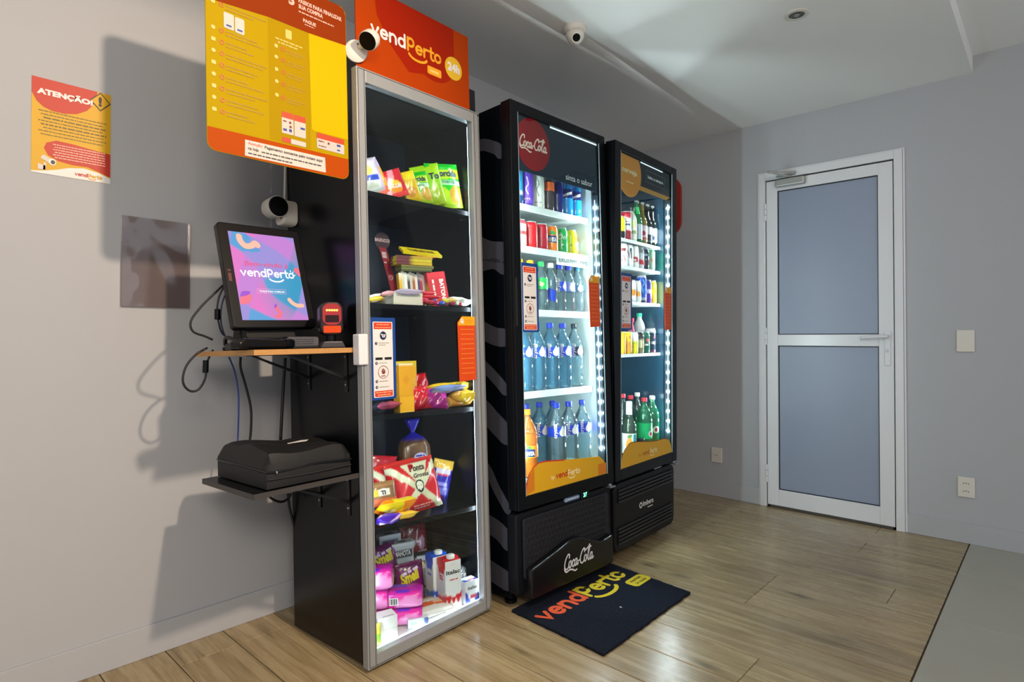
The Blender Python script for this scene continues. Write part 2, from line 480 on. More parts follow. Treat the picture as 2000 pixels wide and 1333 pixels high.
def can(F, d, w, h, r, H, ink, label, group=None, words=(), name='drink_can'):
    root = empty(name, label, 'can', group, at(F, d, w, h))
    zs = [0.012+ (H-0.030)*k/10 for k in range(11)]
    prof = [(r*0.78,0),(r*0.86,0.003)]+[(r,z) for z in zs]+[(r*0.90,H-0.009),(r*0.82,H-0.004)]
    lathe_ink(prof, lambda u, z: ink(u, z/H)).build('can_body', TIN, root, smooth=True, fix=False)
    lid = MB().lathe([(r*0.84,H-0.004),(r*0.84,H),(r*0.78,H),(r*0.76,H-0.003)], 20).build('lid', ALU, root)
    MB().box(-0.004,0.010,-0.004,0.004,H-0.0025,H-0.001).build('pull_tab', ALU, lid)
    for nm, g, m in words: lay(nm, sliced(g), m, root, on_cyl(r+0.0008, FACE))
    return root
def bottle_profile(H, r, neck=0.0125, shoulder=0.62, fat=True):
    return [(r*0.72,0.0),(r*0.95,0.006),(r,0.02),(r*0.97,H*0.16),(r,H*0.2),(r*0.965,H*0.26),(r,H*0.31),(r*0.98,H*0.36),(r,H*0.40),(r,H*shoulder),
            (r*0.97,H*(shoulder+.05)),(r*0.86,H*(shoulder+.11)),(r*0.68,H*(shoulder+.17)),(r*0.48,H*(shoulder+.22)),(neck*1.05,H*(shoulder+.27)),(neck,H*0.93)]
def bottle(F, d, w, h, r, H, body, cap, label, group=None, lab=None, words=(), capm=None, name='plastic_bottle', liquid=None, prof=None, cat='bottle', caph=0.022, capr=0.0155, face=None):
    """lab: (z0, z1, colour) printed sleeve; liquid: (colour material, fill)"""
    root = empty(name, label, cat, group, at(F, d, w, h))
    P = prof or bottle_profile(H, r)
    MB().lathe(P, 22).build('bottle_body', body, root, smooth=True)
    if liquid:
        m, fill = liquid; L = [(max(a-0.0025,0.002), z+0.002) for a, z in P if z <= fill*H]
        MB().lathe(L, 20).build('drink', m, root, smooth=True)
    if cap: MB().lathe([(capr,H-caph),(capr,H-0.003),(capr*0.9,H)], 18).build('cap', cap, root)
    if lab:
        z0, z1, lm = lab; s = MB().lathe([(r+0.0008,z0),(r+0.0008,z1)], 24, caps=False).build('sleeve_label', lm, root, smooth=True)
        for k, (nm, g, m) in enumerate(words): lay(nm, sliced(g), m, s, on_cyl(r+0.0016+0.0005*k, FACE if face is None else face))
    return root

# ------------------------------------------------------------------ the room
def struct(name, mb, m, bevel=0.0): return tag(mb.build(name, m, None, bevel), kind='structure')
XR, YF = 4.2, -5.6
struct('wall_left', MB().box(-0.12,0,YF,0.12,0,2.72), WALL)
struct('wall_back', MB().box(0,0.885,0,0.12,0,2.72).box(1.630,XR,0,0.12,0,2.72).box(0.885,1.630,0,0.12,2.112,2.72), WALL)
struct('ceiling', MB().box(0,1.985,YF,0,2.5,2.72), CEIL)
struct('ceiling', MB().box(1.985,XR,YF,0,2.592,2.72), CEIL)
struct('baseboard_left', MB().box(0,0.011,YF,0,0.0,0.106), WALL, 0.002)
struct('baseboard_back', MB().box(0.011,0.868,-0.011,0,0,0.106).box(1.672,XR,-0.011,0,0,0.106), WALL, 0.002)
# floor: wood-look planks and large grey tiles, each its own piece over a dark bed
GROUT = mat('dark_joint', '#3a3226', 0.9)
floor = tag(MB().box(0,XR,YF,0.12,-0.06,-0.0035).build('floor', GROUT, None), kind='structure')
def plank_mat(k):
    m = bpy.data.materials.new('wood_look_tile'); m.use_nodes = True; nt = m.node_tree; b = nt.nodes['Principled BSDF']; L = nt.links.new
    rd = random.Random(k*13+5)
    tc = nt.nodes.new('ShaderNodeTexCoord'); mp = nt.nodes.new('ShaderNodeMapping')
    mp.inputs['Scale'].default_value = (0.9, 14, 1); mp.inputs['Location'].default_value = (rd.uniform(0,50), rd.uniform(0,50), 0)
    L(tc.outputs['Object'], mp.inputs['Vector'])
    n1 = nt.nodes.new('ShaderNodeTexNoise'); n1.inputs['Scale'].default_value = 2.2; n1.inputs['Detail'].default_value = 7; n1.inputs['Roughness'].default_value = 0.62; n1.inputs['Distortion'].default_value = 0.6
    L(mp.outputs[0], n1.inputs['Vector'])
    mp2 = nt.nodes.new('ShaderNodeMapping'); mp2.inputs['Scale'].default_value = (2.2, 40, 1); mp2.inputs['Location'].default_value = (rd.uniform(0,9), rd.uniform(0,9), 0)
    L(tc.outputs['Object'], mp2.inputs['Vector'])
    n2 = nt.nodes.new('ShaderNodeTexNoise'); n2.inputs['Scale'].default_value = 3; n2.inputs['Detail'].default_value = 5
    L(mp2.outputs[0], n2.inputs['Vector'])
    ad = nt.nodes.new('ShaderNodeMath'); ad.operation = 'MULTIPLY_ADD'; ad.inputs[1].default_value = 0.45
    L(n2.outputs[0], ad.inputs[0]); L(n1.outputs[0], ad.inputs[2])
    cr = nt.nodes.new('ShaderNodeValToRGB'); e = cr.color_ramp.elements
    s = rd.uniform(0.92, 1.08)
    e[0].position = 0.40; e[0].color = (*[x*s for x in rgb('#5f5038')], 1)
    e[1].position = 0.92; e[1].color = (*[x*s for x in rgb('#ab9a78')], 1)
    k1 = e.new(0.56); k1.color = (*[x*s for x in rgb('#857352')], 1)
    k2 = e.new(0.74); k2.color = (*[x*s for x in rgb('#9d8a66')], 1)
    L(ad.outputs[0], cr.inputs[0]); L(cr.outputs[0], b.inputs['Base Color'])
    mp3 = nt.nodes.new('ShaderNodeMapping'); mp3.inputs['Scale'].default_value = (1.6, 5.0, 1); mp3.inputs['Location'].default_value = (rd.uniform(0,30), rd.uniform(0,30), 0)
    L(tc.outputs['Object'], mp3.inputs['Vector'])
    vo = nt.nodes.new('ShaderNodeTexVoronoi'); vo.inputs['Scale'].default_value = 1.3; L(mp3.outputs[0], vo.inputs['Vector'])
    kn = nt.nodes.new('ShaderNodeMapRange'); kn.inputs[1].default_value = 0.03; kn.inputs[2].default_value = 0.16; kn.inputs[3].default_value = 0.45; kn.inputs[4].default_value = 1.0
    L(vo.outputs['Distance'], kn.inputs[0])
    mk = nt.nodes.new('ShaderNodeVectorMath'); mk.operation = 'SCALE'; L(cr.outputs[0], mk.inputs[0]); L(kn.outputs[0], mk.inputs['Scale']); L(mk.outputs[0], b.inputs['Base Color'])
    rr = nt.nodes.new('ShaderNodeMapRange'); rr.inputs[3].default_value = 0.20; rr.inputs[4].default_value = 0.34
    L(n1.outputs[0], rr.inputs[0]); L(rr.outputs[0], b.inputs['Roughness'])
    b.inputs['Specular IOR Level'].default_value = 0.5
    bp = nt.nodes.new('ShaderNodeBump'); bp.inputs['Strength'].default_value = 0.12; bp.inputs['Distance'].default_value = 0.001
    L(n2.outputs[0], bp.inputs['Height']); L(bp.outputs[0], b.inputs['Normal'])
    return m
PL = [plank_mat(k) for k in range(7)]
rd = random.Random(11); pk = 0
y0 = -3.25 - 0.1935*8
for row in range(26):
    ya = y0 + row*0.1935; yb = min(ya+0.1905, -0.012)
    if ya > -0.02: break
    x = -rd.choice([0.15, 0.38, 0.62, 0.85, 1.05])
    while x < 1.95:
        xa = max(x, 0.001); xb = min(x+1.198, 1.951)
        if xb - xa > 0.02:
            o = MB().box(xa, xb, ya, yb, -0.012, -0.0002*rd.random()).build('floor_plank', PL[rd.randrange(7)], floor, 0.0012, seg=1); pk += 1
        x += 1.2
TILE = mat('grey_floor_tile', '#a5a498', 0.4, noise=0.05, nscale=5)
for i in range(4):
    for j in range(-1, 9):
        xa = 1.957+i*0.603; yb = 0.07 - j*0.596
        if xa < XR: box('floor_tile', TILE, floor, xa, min(xa+0.600,XR), yb-0.593, min(yb,-0.012), -0.012, -0.0002, 0.001, seg=1)

# the door in the back wall
D = tag(empty('door_1', 'white aluminium door with two frosted panes, a closer at the top and a lever handle', 'door'), kind='structure')
fr = MB()
for a, b_ in ((0.872,0.912),(1.626,1.668)): fr.box(a,b_,-0.022,0.05,0,2.158)
fr.box(0.912,1.626,-0.022,0.05,2.112,2.158)
fr.build('door_frame', WHITEALU, D, 0.003)
st = MB().box(0.862,0.8715,-0.012,0.0,0,2.158).box(1.6685,1.678,-0.012,0.0,0,2.158).box(0.862,1.678,-0.012,0,2.1585,2.168)
st.build('door_casing', WHITEALU, D, 0.002)
lf = MB()
x0, x1 = 0.918, 1.620
lf.box(x0,0.985,-0.012,0.028,0.016,2.104).box(1.546,x1,-0.012,0.028,0.016,2.104)
lf.box(0.985,1.546,-0.012,0.028,2.036,2.104).box(0.985,1.546,-0.012,0.028,0.016,0.118).box(0.985,1.546,-0.012,0.028,1.041,1.111)
leaf = lf.build('door_leaf', WHITEALU, D, 0.002)
FROST = mat('frosted_glass', '#8e98ad', 0.42, spec=0.6, noise=0.01, nscale=20)
for z0, z1 in ((0.118,1.041),(1.111,2.036)):
    box('pane', FROST, leaf, 0.985,1.546,0.004,0.010,z0,z1)
    g = MB().box(0.985,0.990,-0.002,0.006,z0,z1).box(1.541,1.546,-0.002,0.006,z0,z1).box(0.99,1.541,-0.002,0.006,z0,z0+0.005).box(0.99,1.541,-0.002,0.006,z1-0.005,z1)
    g.build('pane_gasket', mat('rubber_gasket', '#1a1d26', 0.6), leaf)
h = MB().box(1.575,1.606,-0.020,-0.012,0.93,1.13).build('lock_plate', WHITEALU, leaf, 0.004)
MB().tube([(1.590,-0.02,1.098),(1.590,-0.052,1.098)],0.010,12).tube(smooth_path([(1.592,-0.052,1.098),(1.56,-0.056,1.098),(1.50,-0.054,1.094),(1.462,-0.05,1.092)],4),0.009,10).build('lever_handle', WHITEALU, leaf, smooth=True)
MB().lathe([(0.009,-0.0225),(0.009,-0.019)],14,(1.590,0,1.018),1).build('lock_cylinder', CHROME, leaf)
for z in (1.905, 1.10, 0.215):
    hb = MB(); 
    for k in range(3): hb.tube([(0.914,-0.020,z-0.055+k*0.038),(0.914,-0.020,z-0.055+k*0.038+0.035)],0.0085,10)
    hb.build('hinge', WHITEALU, D)
MB().box(0.985,1.160,-0.055,-0.012,2.052,2.098).build('door_closer', mat('grey_aluminium', '#a9aaa8', 0.35, metal=0.3), D, 0.008)
MB().box(0.99,1.10,-0.045,-0.022,2.118,2.128).tube([(1.07,-0.05,2.108),(0.985,-0.17,2.125)],0.007,8).tube([(0.985,-0.17,2.128),(1.105,-0.03,2.132)],0.006,8).build('closer_arm', mat('grey_aluminium'), D)
MB().box(0.885,1.63,0.06,0.12,0,2.112).build('reveal_back', FROST, D)
MB().box(0.93,1.61,-0.006,0.03,0.0,0.013).build('threshold', mat('dark_threshold', '#4a453f', 0.6), D)

# wall plates
SOCK = mat('socket_holes', '#4c4a45', 0.6)
def plate(name, x0, x1, z0, z1, label, cat, sockets=0):
    root = empty(name, label, cat, None, Matrix.Translation((0,0,0)))
    MB().box(x0,x1,-0.011,0,z0,z1).build('cover_plate', WHITEP, root, 0.004)
    for k in range(sockets):
        zc = (z0+z1)/2 + (0.021*(sockets-1)) - 0.042*k
        s = MB().prism([( (x0+x1)/2-0.022, zc),((x0+x1)/2-0.012,zc+0.011),((x0+x1)/2+0.012,zc+0.011),((x0+x1)/2+0.022,zc),((x0+x1)/2+0.012,zc-0.011),((x0+x1)/2-0.012,zc-0.011)], -0.0135, -0.011, 1).build('socket', WHITEP, root)
        hm = MB()
        for q in (-0.010, 0, 0.010): hm.lathe([(0.0028,-0.0142),(0.0028,-0.0132)],10,((x0+x1)/2+q,0,zc+(0.003 if q == 0 else 0)),1)
        hm.build('pin_holes', SOCK, s)
    return root
tag(MB().box(1.905,1.983,-.011,0,1.016,1.133).build('wall_plate', WHITEP, None, .004), 'blank white wall plate right of the door at handle height', 'wall plate')
plate('power_outlet', 1.905,1.979,0.243,0.350, 'white double power outlet low on the wall right of the door', 'outlet', 2)
plate('power_outlet', 0.537,0.612,0.232,0.336, 'white single power outlet low on the wall left of the door', 'outlet', 1)

# ceiling fittings
t = empty('dome_camera', 'white dome security camera with a dark lens on the ceiling', 'camera', None, Matrix.Translation((0.705,-1.80,2.5)))
MB().lathe([(0.052,0.0),(0.052,-0.012),(0.047,-0.020),(0.042,-0.024)],28).build('mount_ring', WHITEP, t, smooth='auto')
MB().lathe([(0.042,-0.022),(0.041,-0.040),(0.034,-0.058),(0.020,-0.072),(0.004,-0.077)],28).build('dome', WHITEP, t, smooth=True)
eye = Vector((0.62,-0.62,-0.75)).normalized(); q = eye.to_track_quat('Z','Y').to_matrix().to_4x4()
l = MB().lathe([(0.022,0.030),(0.024,0.048),(0.021,0.050),(0.018,0.049)],22).build('lens_collar', WHITEP, t); l.matrix_local = Matrix.Translation((0,0,-0.030)) @ q
l = MB().lathe([(0.0175,0.049),(0.012,0.053),(0.003,0.055)],20).build('lens', mat('camera_glass','#030304',0.5,spec=0.12), t); l.matrix_local = Matrix.Translation((0,0,-0.030)) @ q
t = empty('recessed_downlight', 'small recessed round downlight, unlit, in the white ceiling', 'ceiling light', None, Matrix.Translation((1.482,-1.24,2.5)))
MB().lathe([(0.048,0),(0.048,-0.004),(0.034,-0.006),(0.031,-0.001)],30,caps=False).build('trim_ring', WHITEP, t, smooth='auto')
MB().lathe([(0.033,-0.0015),(0.030,-0.004),(0.012,-0.003)],26).build('reflector', mat('grey_reflector','#5d6058',0.25,metal=0.6), t)
MB().lathe([(0.013,-0.0035),(0.010,-0.008),(0.003,-0.009)],18).build('lamp_lens', mat('lamp_lens','#8a8c84',0.2), t)

# red rounded sign on the back wall, half hidden by the second cooler
t = empty('red_wall_sign', 'red rounded sign on the back wall peeking out behind the right cooler', 'sign')
MB().prism([(0.02+x,1.832+z) for x,z in rrect(0,0,0.302,0.428,0.10,8)], -0.018, 0.0, 1).build('sign_panel', mat('red_enamel','#a02a1c',0.35), t, 0.003)
MB().prism([(0.05+x,1.90+z) for x,z in rrect(0,0,0.236,0.29,0.05,6)], -0.0195, -0.018, 1).build('white_field', WHITEINK, t)
# ------------------------------------------------------------------ glass-front snack cabinet
CW, CH = .582, 1.991
cab = empty('snack_cabinet', 'tall black cabinet with an aluminium framed glass door and shelves of snacks', 'cabinet', None, F_CAB)
sh = MB()
sh.box(-.47,-.032,0.0,.018,0.012,1.985); sh.box(-.47,-.032,.564,.582,0.012,1.985)
sh.box(-.47,-.032,.018,.564,1.967,1.985); sh
sh.build('carcass', BLACK_MEL, cab)
box('back_panel', mat('back_panel_navy','#111826',.30,spec=.4), cab, -.462,-.456,.018,.564,.012,1.967)
box('cabinet_floor', mat('white_laminate','#d9d8d6',0.35), cab, -.455,-.034,.019,.563,.012,.030)
box('plinth_strip', BLACKM, cab, -.07,-.04,.02,.56,-.0085,.012)
box('header_box', BLACK_MEL, cab, -.20,-.036,.035,.600,1.986,2.10, .002)
SHELVES = {'one':(1.594,0.0), 'two':(1.202,0.0), 'three':(.808,-.03), 'four':(.417,-.05)}
for z, tl in SHELVES.values():
    o = MB().box(-.454,-.052,-.272,.272,-.018,0).build('shelf', BLACK_MEL, cab, .001); o.location = (0,.291,z); o.rotation_euler = (tl,0,0)
    for dd in (-.40,-.10):
        for ww in (.0185,.5635):
            s = 1 if ww < .3 else -1
            MB().box(dd-.006,dd+.006,min(ww,ww+s*.012),max(ww,ww+s*.012),-.012,-.004).build('shelf_pin', CHROME, cab).location = (0,0,z-.018+tl*(ww-.291))
# door
dr = MB()
dr.box(-.030,0,0,.036,0,CH).box(-.030,0,.541,CW,0,CH).box(-.030,0,.036,.541,0,.042).box(-.030,0,.036,.541,1.944,CH)
door = dr.build('door', ALU, cab, .002)
gr = MB()
for a in (.006,.030): gr.box(-.001,.0012,a-.0008,a+.0008,.006,CH-.006).box(-.001,.0012,CW-a-.0008,CW-a+.0008,.006,CH-.006)
gr.box(-.001,.0012,.006,.576,.005,.0066).box(-.001,.0012,.006,.576,CH-.0066,CH-.005)
gr.build('frame_groove', mat('groove_dark','#5c5d5a',0.4,metal=0.6), door)
box('glass_pane', GLASS, door, -.018,-.014,.034,.543,.040,1.946)
box('pull_handle', WHITEALU, door, -.026,.011,-.018,.018,.992,1.094,.004)
for z in (.012,1.979):
    MB().lathe([(.004,.0002),(.004,.0022)],10,(0,.574,z),0).build('corner_screw', CHROME, door)
# light tubes behind the door frame
for w0, w1 in ((.0185,.0245),(.5575,.5635)):
    box('led_tube', LEDTUBE, cab, -.046,-.034,w0,w1,.06,1.94)
box('led_tube', LEDLOW, cab, -.046,-.036,.03,.552,.0305,.0365)

# notice strips on the glass
def notice_strip(parent, w0, w1, h0, h1, d=0.0):
    """blue framed instruction sticker (square codes left out)"""
    s = MB().prism(rrect(w0,h0,w1,h1,.006,3), d, d+.0012, 0).build('instruction_sticker', BLUEINK, parent)
    X, Y = w1-w0, h1-h0; fn = on_front(d+.0018, w0, h0); f2 = on_front(d+.0024, w0, h0); f3 = on_front(d+.0030, w0, h0)
    lay('white_field', geo(rrect(.10*X,.03*Y,.88*X,.95*Y,.004,3)), WHITEINK, s, fn)
    lay_each('red_band', geo(rrect(.14*X,.86*Y,.84*X,.94*Y), rrect(.14*X,.04*Y,.84*X,.11*Y)), mat('vermilion_ink','#d23a12',.45), s, f2)
    lay('blue_icon', geo(circle(.50*X,.78*Y,.13*X,.052*Y)), mat('navy_ink','#12234f',.45), s, f2)
    lay('cart_emblem', gadd(strokes([[(.42*X,.795*Y),(.45*X,.795*Y),(.48*X,.765*Y),(.55*X,.765*Y),(.58*X,.79*Y),(.46*X,.785*Y)]],.018*X*2)), WHITEINK, s, f3)
    g = [circle(.22*X, y*Y, .05*X, .019*Y, 14) for y in (.685,.445,.225,.155)]
    lay_each('number_dot', geo(*g), mat('navy_ink'), s, f2)
    lay('numerals', gadd(*[text(str(k+1), h=.020*Y, bold=.03, cx=.22*X, y=(y-.010)*Y) for k, y in enumerate((.685,.445,.225,.155))]), WHITEINK, s, f3)
    lay_each('store_badge', geo(rrect(.18*X,.485*Y,.46*X,.515*Y), rrect(.54*X,.485*Y,.82*X,.515*Y)), BLACKINK, s, f2)
    lay('stop_ring', gadd(gxf(ring(0,0,1,.09), .20*X, .075*Y, .48*X, .335*Y)), mat('brick_ink','#7c2a22',.5), s, f2)
    hand = strokes([[(-.25,.1),(-.12,-.2),(.12,-.25),(.3,.05)],[(-.18,-.1),(-.22,.4)],[(-.06,-.1),(-.06,.5)],[(.07,-.1),(.09,.45)],[(.18,-.1),(.22,.3)],[(-.3,-.55),(.3,-.55)]],.11)
    lay('hand_emblem', gxf(hand,.24*X,.085*Y,.48*X,.335*Y), mat('brick_ink'), s, f2)
    lay('fine_print', gadd(bars(.32*X,.74*X,.69*Y,.008*Y,seed=2),bars(.32*X,.60*X,.665*Y,.008*Y,seed=3),bars(.32*X,.62*X,.447*Y,.008*Y,seed=4),bars(.32*X,.66*X,.225*Y,.009*Y,seed=5),bars(.32*X,.70*X,.155*Y,.009*Y,seed=6)), GREYINK, s, f2)
    lay('band_print', gadd(bars(.24*X,.74*X,.915*Y,.010*Y,seed=7),bars(.18*X,.80*X,.88*Y,.008*Y,seed=8),bars(.18*X,.80*X,.09*Y,.012*Y,seed=9),bars(.24*X,.74*X,.06*Y,.012*Y,seed=10)), mat('pale_orange_ink','#f3b58e',.5), s, f3)
    return s
def side_tag(parent, w0, w1, h0, h1, d=0.0, lock=True):
    s = MB().prism([(w0+.004,h0),(w1,h0+.004),(w1,h1),(w0+.25*(w1-w0),h1),(w0,h1-.025)], d, d+.0012, 0).build('orange_tag', mat('tag_orange','#d4470a',.45), parent)
    X, Y = w1-w0, h1-h0; fn = on_front(d+.0018, w0, h0); f2 = on_front(d+.0024, w0, h0)
    lay('yellow_head', geo([(.02*X,.86*Y),(X,.86*Y),(X,Y),(.25*X,Y),(.02*X,.90*Y)]), mat('tag_yellow','#e2a60c',.45), s, fn)
    lay('padlock_emblem', gadd(geo(rrect(.16*X,.89*Y,.34*X,.94*Y)), strokes([arc(.25*X,.94*Y,.06*X,.022*Y,0,180,8)],.05*X)), WHITEINK, s, f2)
    lay('fine_print', gadd(*[bars(.16*X,.90*X,(.80-.075*k)*Y,.012*Y,seed=20+k) for k in range(10)], bars(.42*X,.92*X,.935*Y,.014*Y,seed=31), bars(.42*X,.80*X,.905*Y,.012*Y,seed=32)), mat('amber_ink','#ee8a2a',.5), s, f2)
    return s
notice_strip(door,.042,.147,.870,1.150,-.0138)
side_tag(door,.446,.540,.908,1.162,-.0138)

# orange shop sign standing on the cabinet
osg = empty('shop_sign', 'orange shop sign with white and yellow lettering on top of the snack cabinet', 'sign', None, F_CAB @ Matrix.Translation((-.030,0,0)))
w0, w1, h0, h1 = .022, .560, 1.9915, 2.308
MB().box(-.004,0,w0,w1,h0,h1).build('sign_board', mat('sign_orange','#a83a00',.5,spec=.08), osg)
pts = [(x,y) for x,y in [(.10,h1)]+[(.479,h1)]+arc(.375,2.155,.104,.090,0,-120,14)+[(.25,2.06),(.17,2.13),(.11,2.22)]]
lay('red_swirl', geo(pts), mat('sign_red','#981e02',.5,spec=.08), osg, on_front(.0006))
A, B = logo_vp(.328,.082,2.142,.28)
lay('lettering_white', A, WHITEINK, osg, on_front(.0014)); lay('lettering_yellow', B, mat('sign_yellow','#e8a010',.45), osg, on_front(.0014))
lay('pill', geo(rrect(.338,2.086,.408,2.117,.006,4)), mat('sign_yellow'), osg, on_front(.0014))
lay('pill_print', text('market',h=.010,bold=.03,cx=.373,y=2.097), mat('pale_yellow_ink','#f7e39a',.5), osg, on_front(.0020))
lay('round_badge', geo(circle(.474,2.148,.046)), mat('badge_yellow','#dfb210',.45), osg, on_front(.0014))
lay('badge_print', text('24h',w=.066,bold=.05,cx=.474,y=2.136), WHITEINK, osg, on_front(.0020))

# camera on the sign corner
t = empty('security_camera', 'white round camera with a black lens face clipped at the corner of the orange sign', 'camera', None, at(F_CAB, -.028, .020, 2.052, 0, .12, -.45))
pl = MB().lathe([(.033,.001),(.037,.004),(.037,.010),(.033,.013)],28,ax=0).build('base_disc', WHITEP, t, smooth='auto')
MB().lathe([(.003,.0135),(.003,.0145)],10,(0,.004,.022),0).build('status_light', BLACKINK, pl)
MB().tube(smooth_path([(.010,.010,.012),(.030,.018,.016),(.048,.030,.022)],4),.009,10).build('neck', WHITEP, t, smooth=True)
ax = Vector((.62,-.55,-.62)).normalized(); qm = ax.to_track_quat('Z','Y').to_matrix().to_4x4()
l = MB().lathe([(.010,-.034),(.024,-.028),(.031,-.012),(.032,.012),(.031,.016)],28).build('head', WHITEP, t, smooth=True); l.matrix_local = Matrix.Translation((.058,.036,.026)) @ qm
l2 = MB().lathe([(.0295,.0162),(.0285,.019),(.012,.0205),(.002,.0208)],28).build('lens_face', mat('camera_glass'), t, smooth='auto'); l2.matrix_local = Matrix.Translation((.058,.036,.026)) @ qm

# tall yellow notice at the cabinet's side
ysg = empty('instruction_board', 'tall yellow and orange instruction board fixed beside the snack cabinet', 'sign', None, F_CAB @ Matrix.Translation((-.034,0,0)))
yb = MB().prism(rrect(-.465,1.608,-.014,2.19,.026,6), -.003, 0, 0).build('board', mat('board_yellow','#a88c00',.6,spec=.07), ysg)
lay('orange_foot', geo([(-.464,1.673)]+[(-.464+.026-.026*math.cos(R(a)), 1.609+.026-.026*math.sin(R(a))) for a in range(0,91,15)]+[(-.015-.026+.026*math.sin(R(a)), 1.609+.026-.026*math.cos(R(a))) for a in range(0,91,15)]+[(-.015,1.678)]), mat('board_orange','#a84404',.55,spec=.07), ysg, on_front(.0006))
lay('red_head', geo([(-.464,2.034),(-.28,2.052),(-.152,2.053),(-.015,2.063),(-.015,2.164),(-.022,2.182),(-.040,2.1895),(-.44,2.1895),(-.457,2.182),(-.464,2.164)]), mat('board_red','#843004',.6,spec=.07), ysg, on_front(.0006))
lay('amber_column', geo(rrect(-.285,1.68,-.150,2.050)), mat('board_amber','#a08200',.6,spec=.07), ysg, on_front(.0004))
lay('bright_panel', geo([(-.151,2.053),(-.147,1.746),(-.140,1.742),(-.015,1.744),(-.015,2.062)]), mat('board_bright','#c9a600',.6,spec=.07), ysg, on_front(.0006))
IV = mat('ivory_ink','#cdb45e',.5); RS = mat('rust_ink','#b4570a',.5); OC = mat('ochre_ink','#a07c0c',.55)
ic = []; rg = []; tl = []
for k, y in enumerate((2.031,1.956,1.923,1.890,1.857,1.823,1.790,1.757,1.724)):
    rg.append(ring(-.422,y,.0055,.003))
    ic.append(geo(circle(-.445,y+.002,.006,n=10) if k%2 else rrect(-.451,y-.004,-.439,y+.007,.002,2)))
    tl += [bars(-.410,-.290-.03*(k%3),y+.002,.0035,seed=40+k), bars(-.410,-.330+.03*(k%2),y-.008,.0035,seed=60+k)]
for k, y in enumerate((1.969,1.935,1.897,1.860,1.818)):
    rg.append(ring(-.240,y,.0055,.003)); ic.append(geo(circle(-.261,y+.003,.006,n=10)))
    tl += [bars(-.228,-.168,y,.0035,seed=80+k), bars(-.228,-.180,y-.009,.0035,seed=90+k)]
ic.append(geo(rrect(-.230,2.008,-.210,2.036,.003,2)))
ic += [bars(-.263,-.175,1.996,.004,seed=101), bars(-.255,-.190,1.986,.004,seed=102)]
lay('step_icons', gadd(*ic), IV, ysg, on_front(.0012)); lay('step_rings', gadd(*rg), RS, ysg, on_front(.0012)); lay('fine_print', gadd(*tl), OC, ysg, on_front(.0012))
lay_each('white_card', geo(rrect(-.416,1.968,-.387,2.014,.004,3), rrect(-.384,1.966,-.357,2.012,.004,3), rrect(-.247,1.709,-.209,1.757), rrect(-.206,1.709,-.168,1.757,), rrect(-.130,1.690,-.030,1.722,.003,3), rrect(-.218,1.682,-.168,1.697,.003,3)), mat('card_white','#bcb6ae',.5), ysg, on_front(.0012))
lay_each('card_head', geo(rrect(-.247,1.757,-.209,1.776,.003,3), rrect(-.206,1.757,-.168,1.776,.003,3), rrect(-.130,1.722,-.030,1.740,.003,3), rrect(-.247,1.682,-.218,1.697,.003,3)), mat('card_red','#b93a10',.45), ysg, on_front(.0012))
lay('card_print', gadd(geo(rrect(-.409,1.975,-.394,1.980), rrect(-.378,1.973,-.363,1.978)), geo(rrect(-.243,1.717,-.231,1.724), rrect(-.224,1.717,-.215,1.726), rrect(-.186,1.735,-.171,1.741), rrect(-.058,1.711,-.044,1.718), rrect(-.058,1.697,-.046,1.701))), mat('card_blue','#28358c',.5), ysg, on_front(.0018))
lay('card_marks', gadd(bars(-.243,-.232,1.747,.004,seed=5), geo(circle(-.220,1.746,.004), circle(-.219,1.733,.004), circle(-.088,1.713,.004)), bars(-.125,-.104,1.714,.004,seed=6), bars(-.125,-.095,1.699,.003,seed=8)), mat('brick_ink'), ysg, on_front(.0018))
lay('heading', gadd(text('PASSOS PARA FINALIZAR', w=.155, h=.012, bold=.05, x=-.185, y=2.139), text('SUA COMPRA', w=.085, h=.012, bold=.05, x=-.185, y=2.121), text('PAGUE', h=.010, bold=.05, cx=-.148, y=2.083), text('3', h=.030, bold=.05, x=-.218, y=2.122), bars(-.185,-.06,2.110,.004,seed=3), bars(-.165,-.132,2.076,.003,seed=4)), mat('pink_white_ink','#cfa898',.5), ysg, on_front(.0012))
lay('paper_strip', geo([(-.361,1.613),(-.100,1.616),(-.102,1.664),(-.360,1.660)]), PAPER, ysg, on_front(.0012))
lay('paper_heading', gadd(text('Pagamento somente pelo totem aqui', w=.190, h=.0085, bold=.03, x=-.302, y=1.647), text('na loja', h=.0085, bold=.03, x=-.352, y=1.633), bars(-.312,-.115,1.634,.004,seed=9), bars(-.352,-.215,1.622,.004,seed=10)), mat('grey_black_ink','#3f3a3a',.5), ysg, on_front(.0018))
lay('paper_lead', text('Aten\u00e7\u00e3o:', w=.044, h=.0085, bold=.02, x=-.352, y=1.648), mat('rose_ink','#d0605a',.5), ysg, on_front(.0018))

# camera on the cabinet's side, with its lead
t = empty('security_camera', 'white bullet camera with a black lens face on the cabinet side above the touch screen', 'camera', None, F_CAB)
MB().prism(rrect(-.452,1.512,-.388,1.606,.024,6), -.060, -.001, 1).build('wall_mount', WHITEP, t, .006)
MB().lathe([(.0035,-.0615),(.0035,-.0602)],8,(-.405,0,1.535),1).build('screw', BLACKINK, t)
ax = Vector((.97,-.02,-.02)).normalized(); qm = ax.to_track_quat('Z','Y').to_matrix().to_4x4()
for nm, prof, m in (('head',[(.016,-.062),(.030,-.058),(.036,-.044),(.0395,.012),(.0385,.018)],WHITEP),('lens_face',[(.0365,.0182),(.034,.023),(.016,.026),(.002,.0265)],mat('camera_glass'))):
    l = MB().lathe(prof,28).build(nm, m, t, smooth='auto'); l.matrix_local = Matrix.Translation((-.395,-.083,1.571)) @ qm
MB().tube([(-.400,-.060,1.571),(-.392,-.070,1.571)],.010,10).build('joint', WHITEP, t)
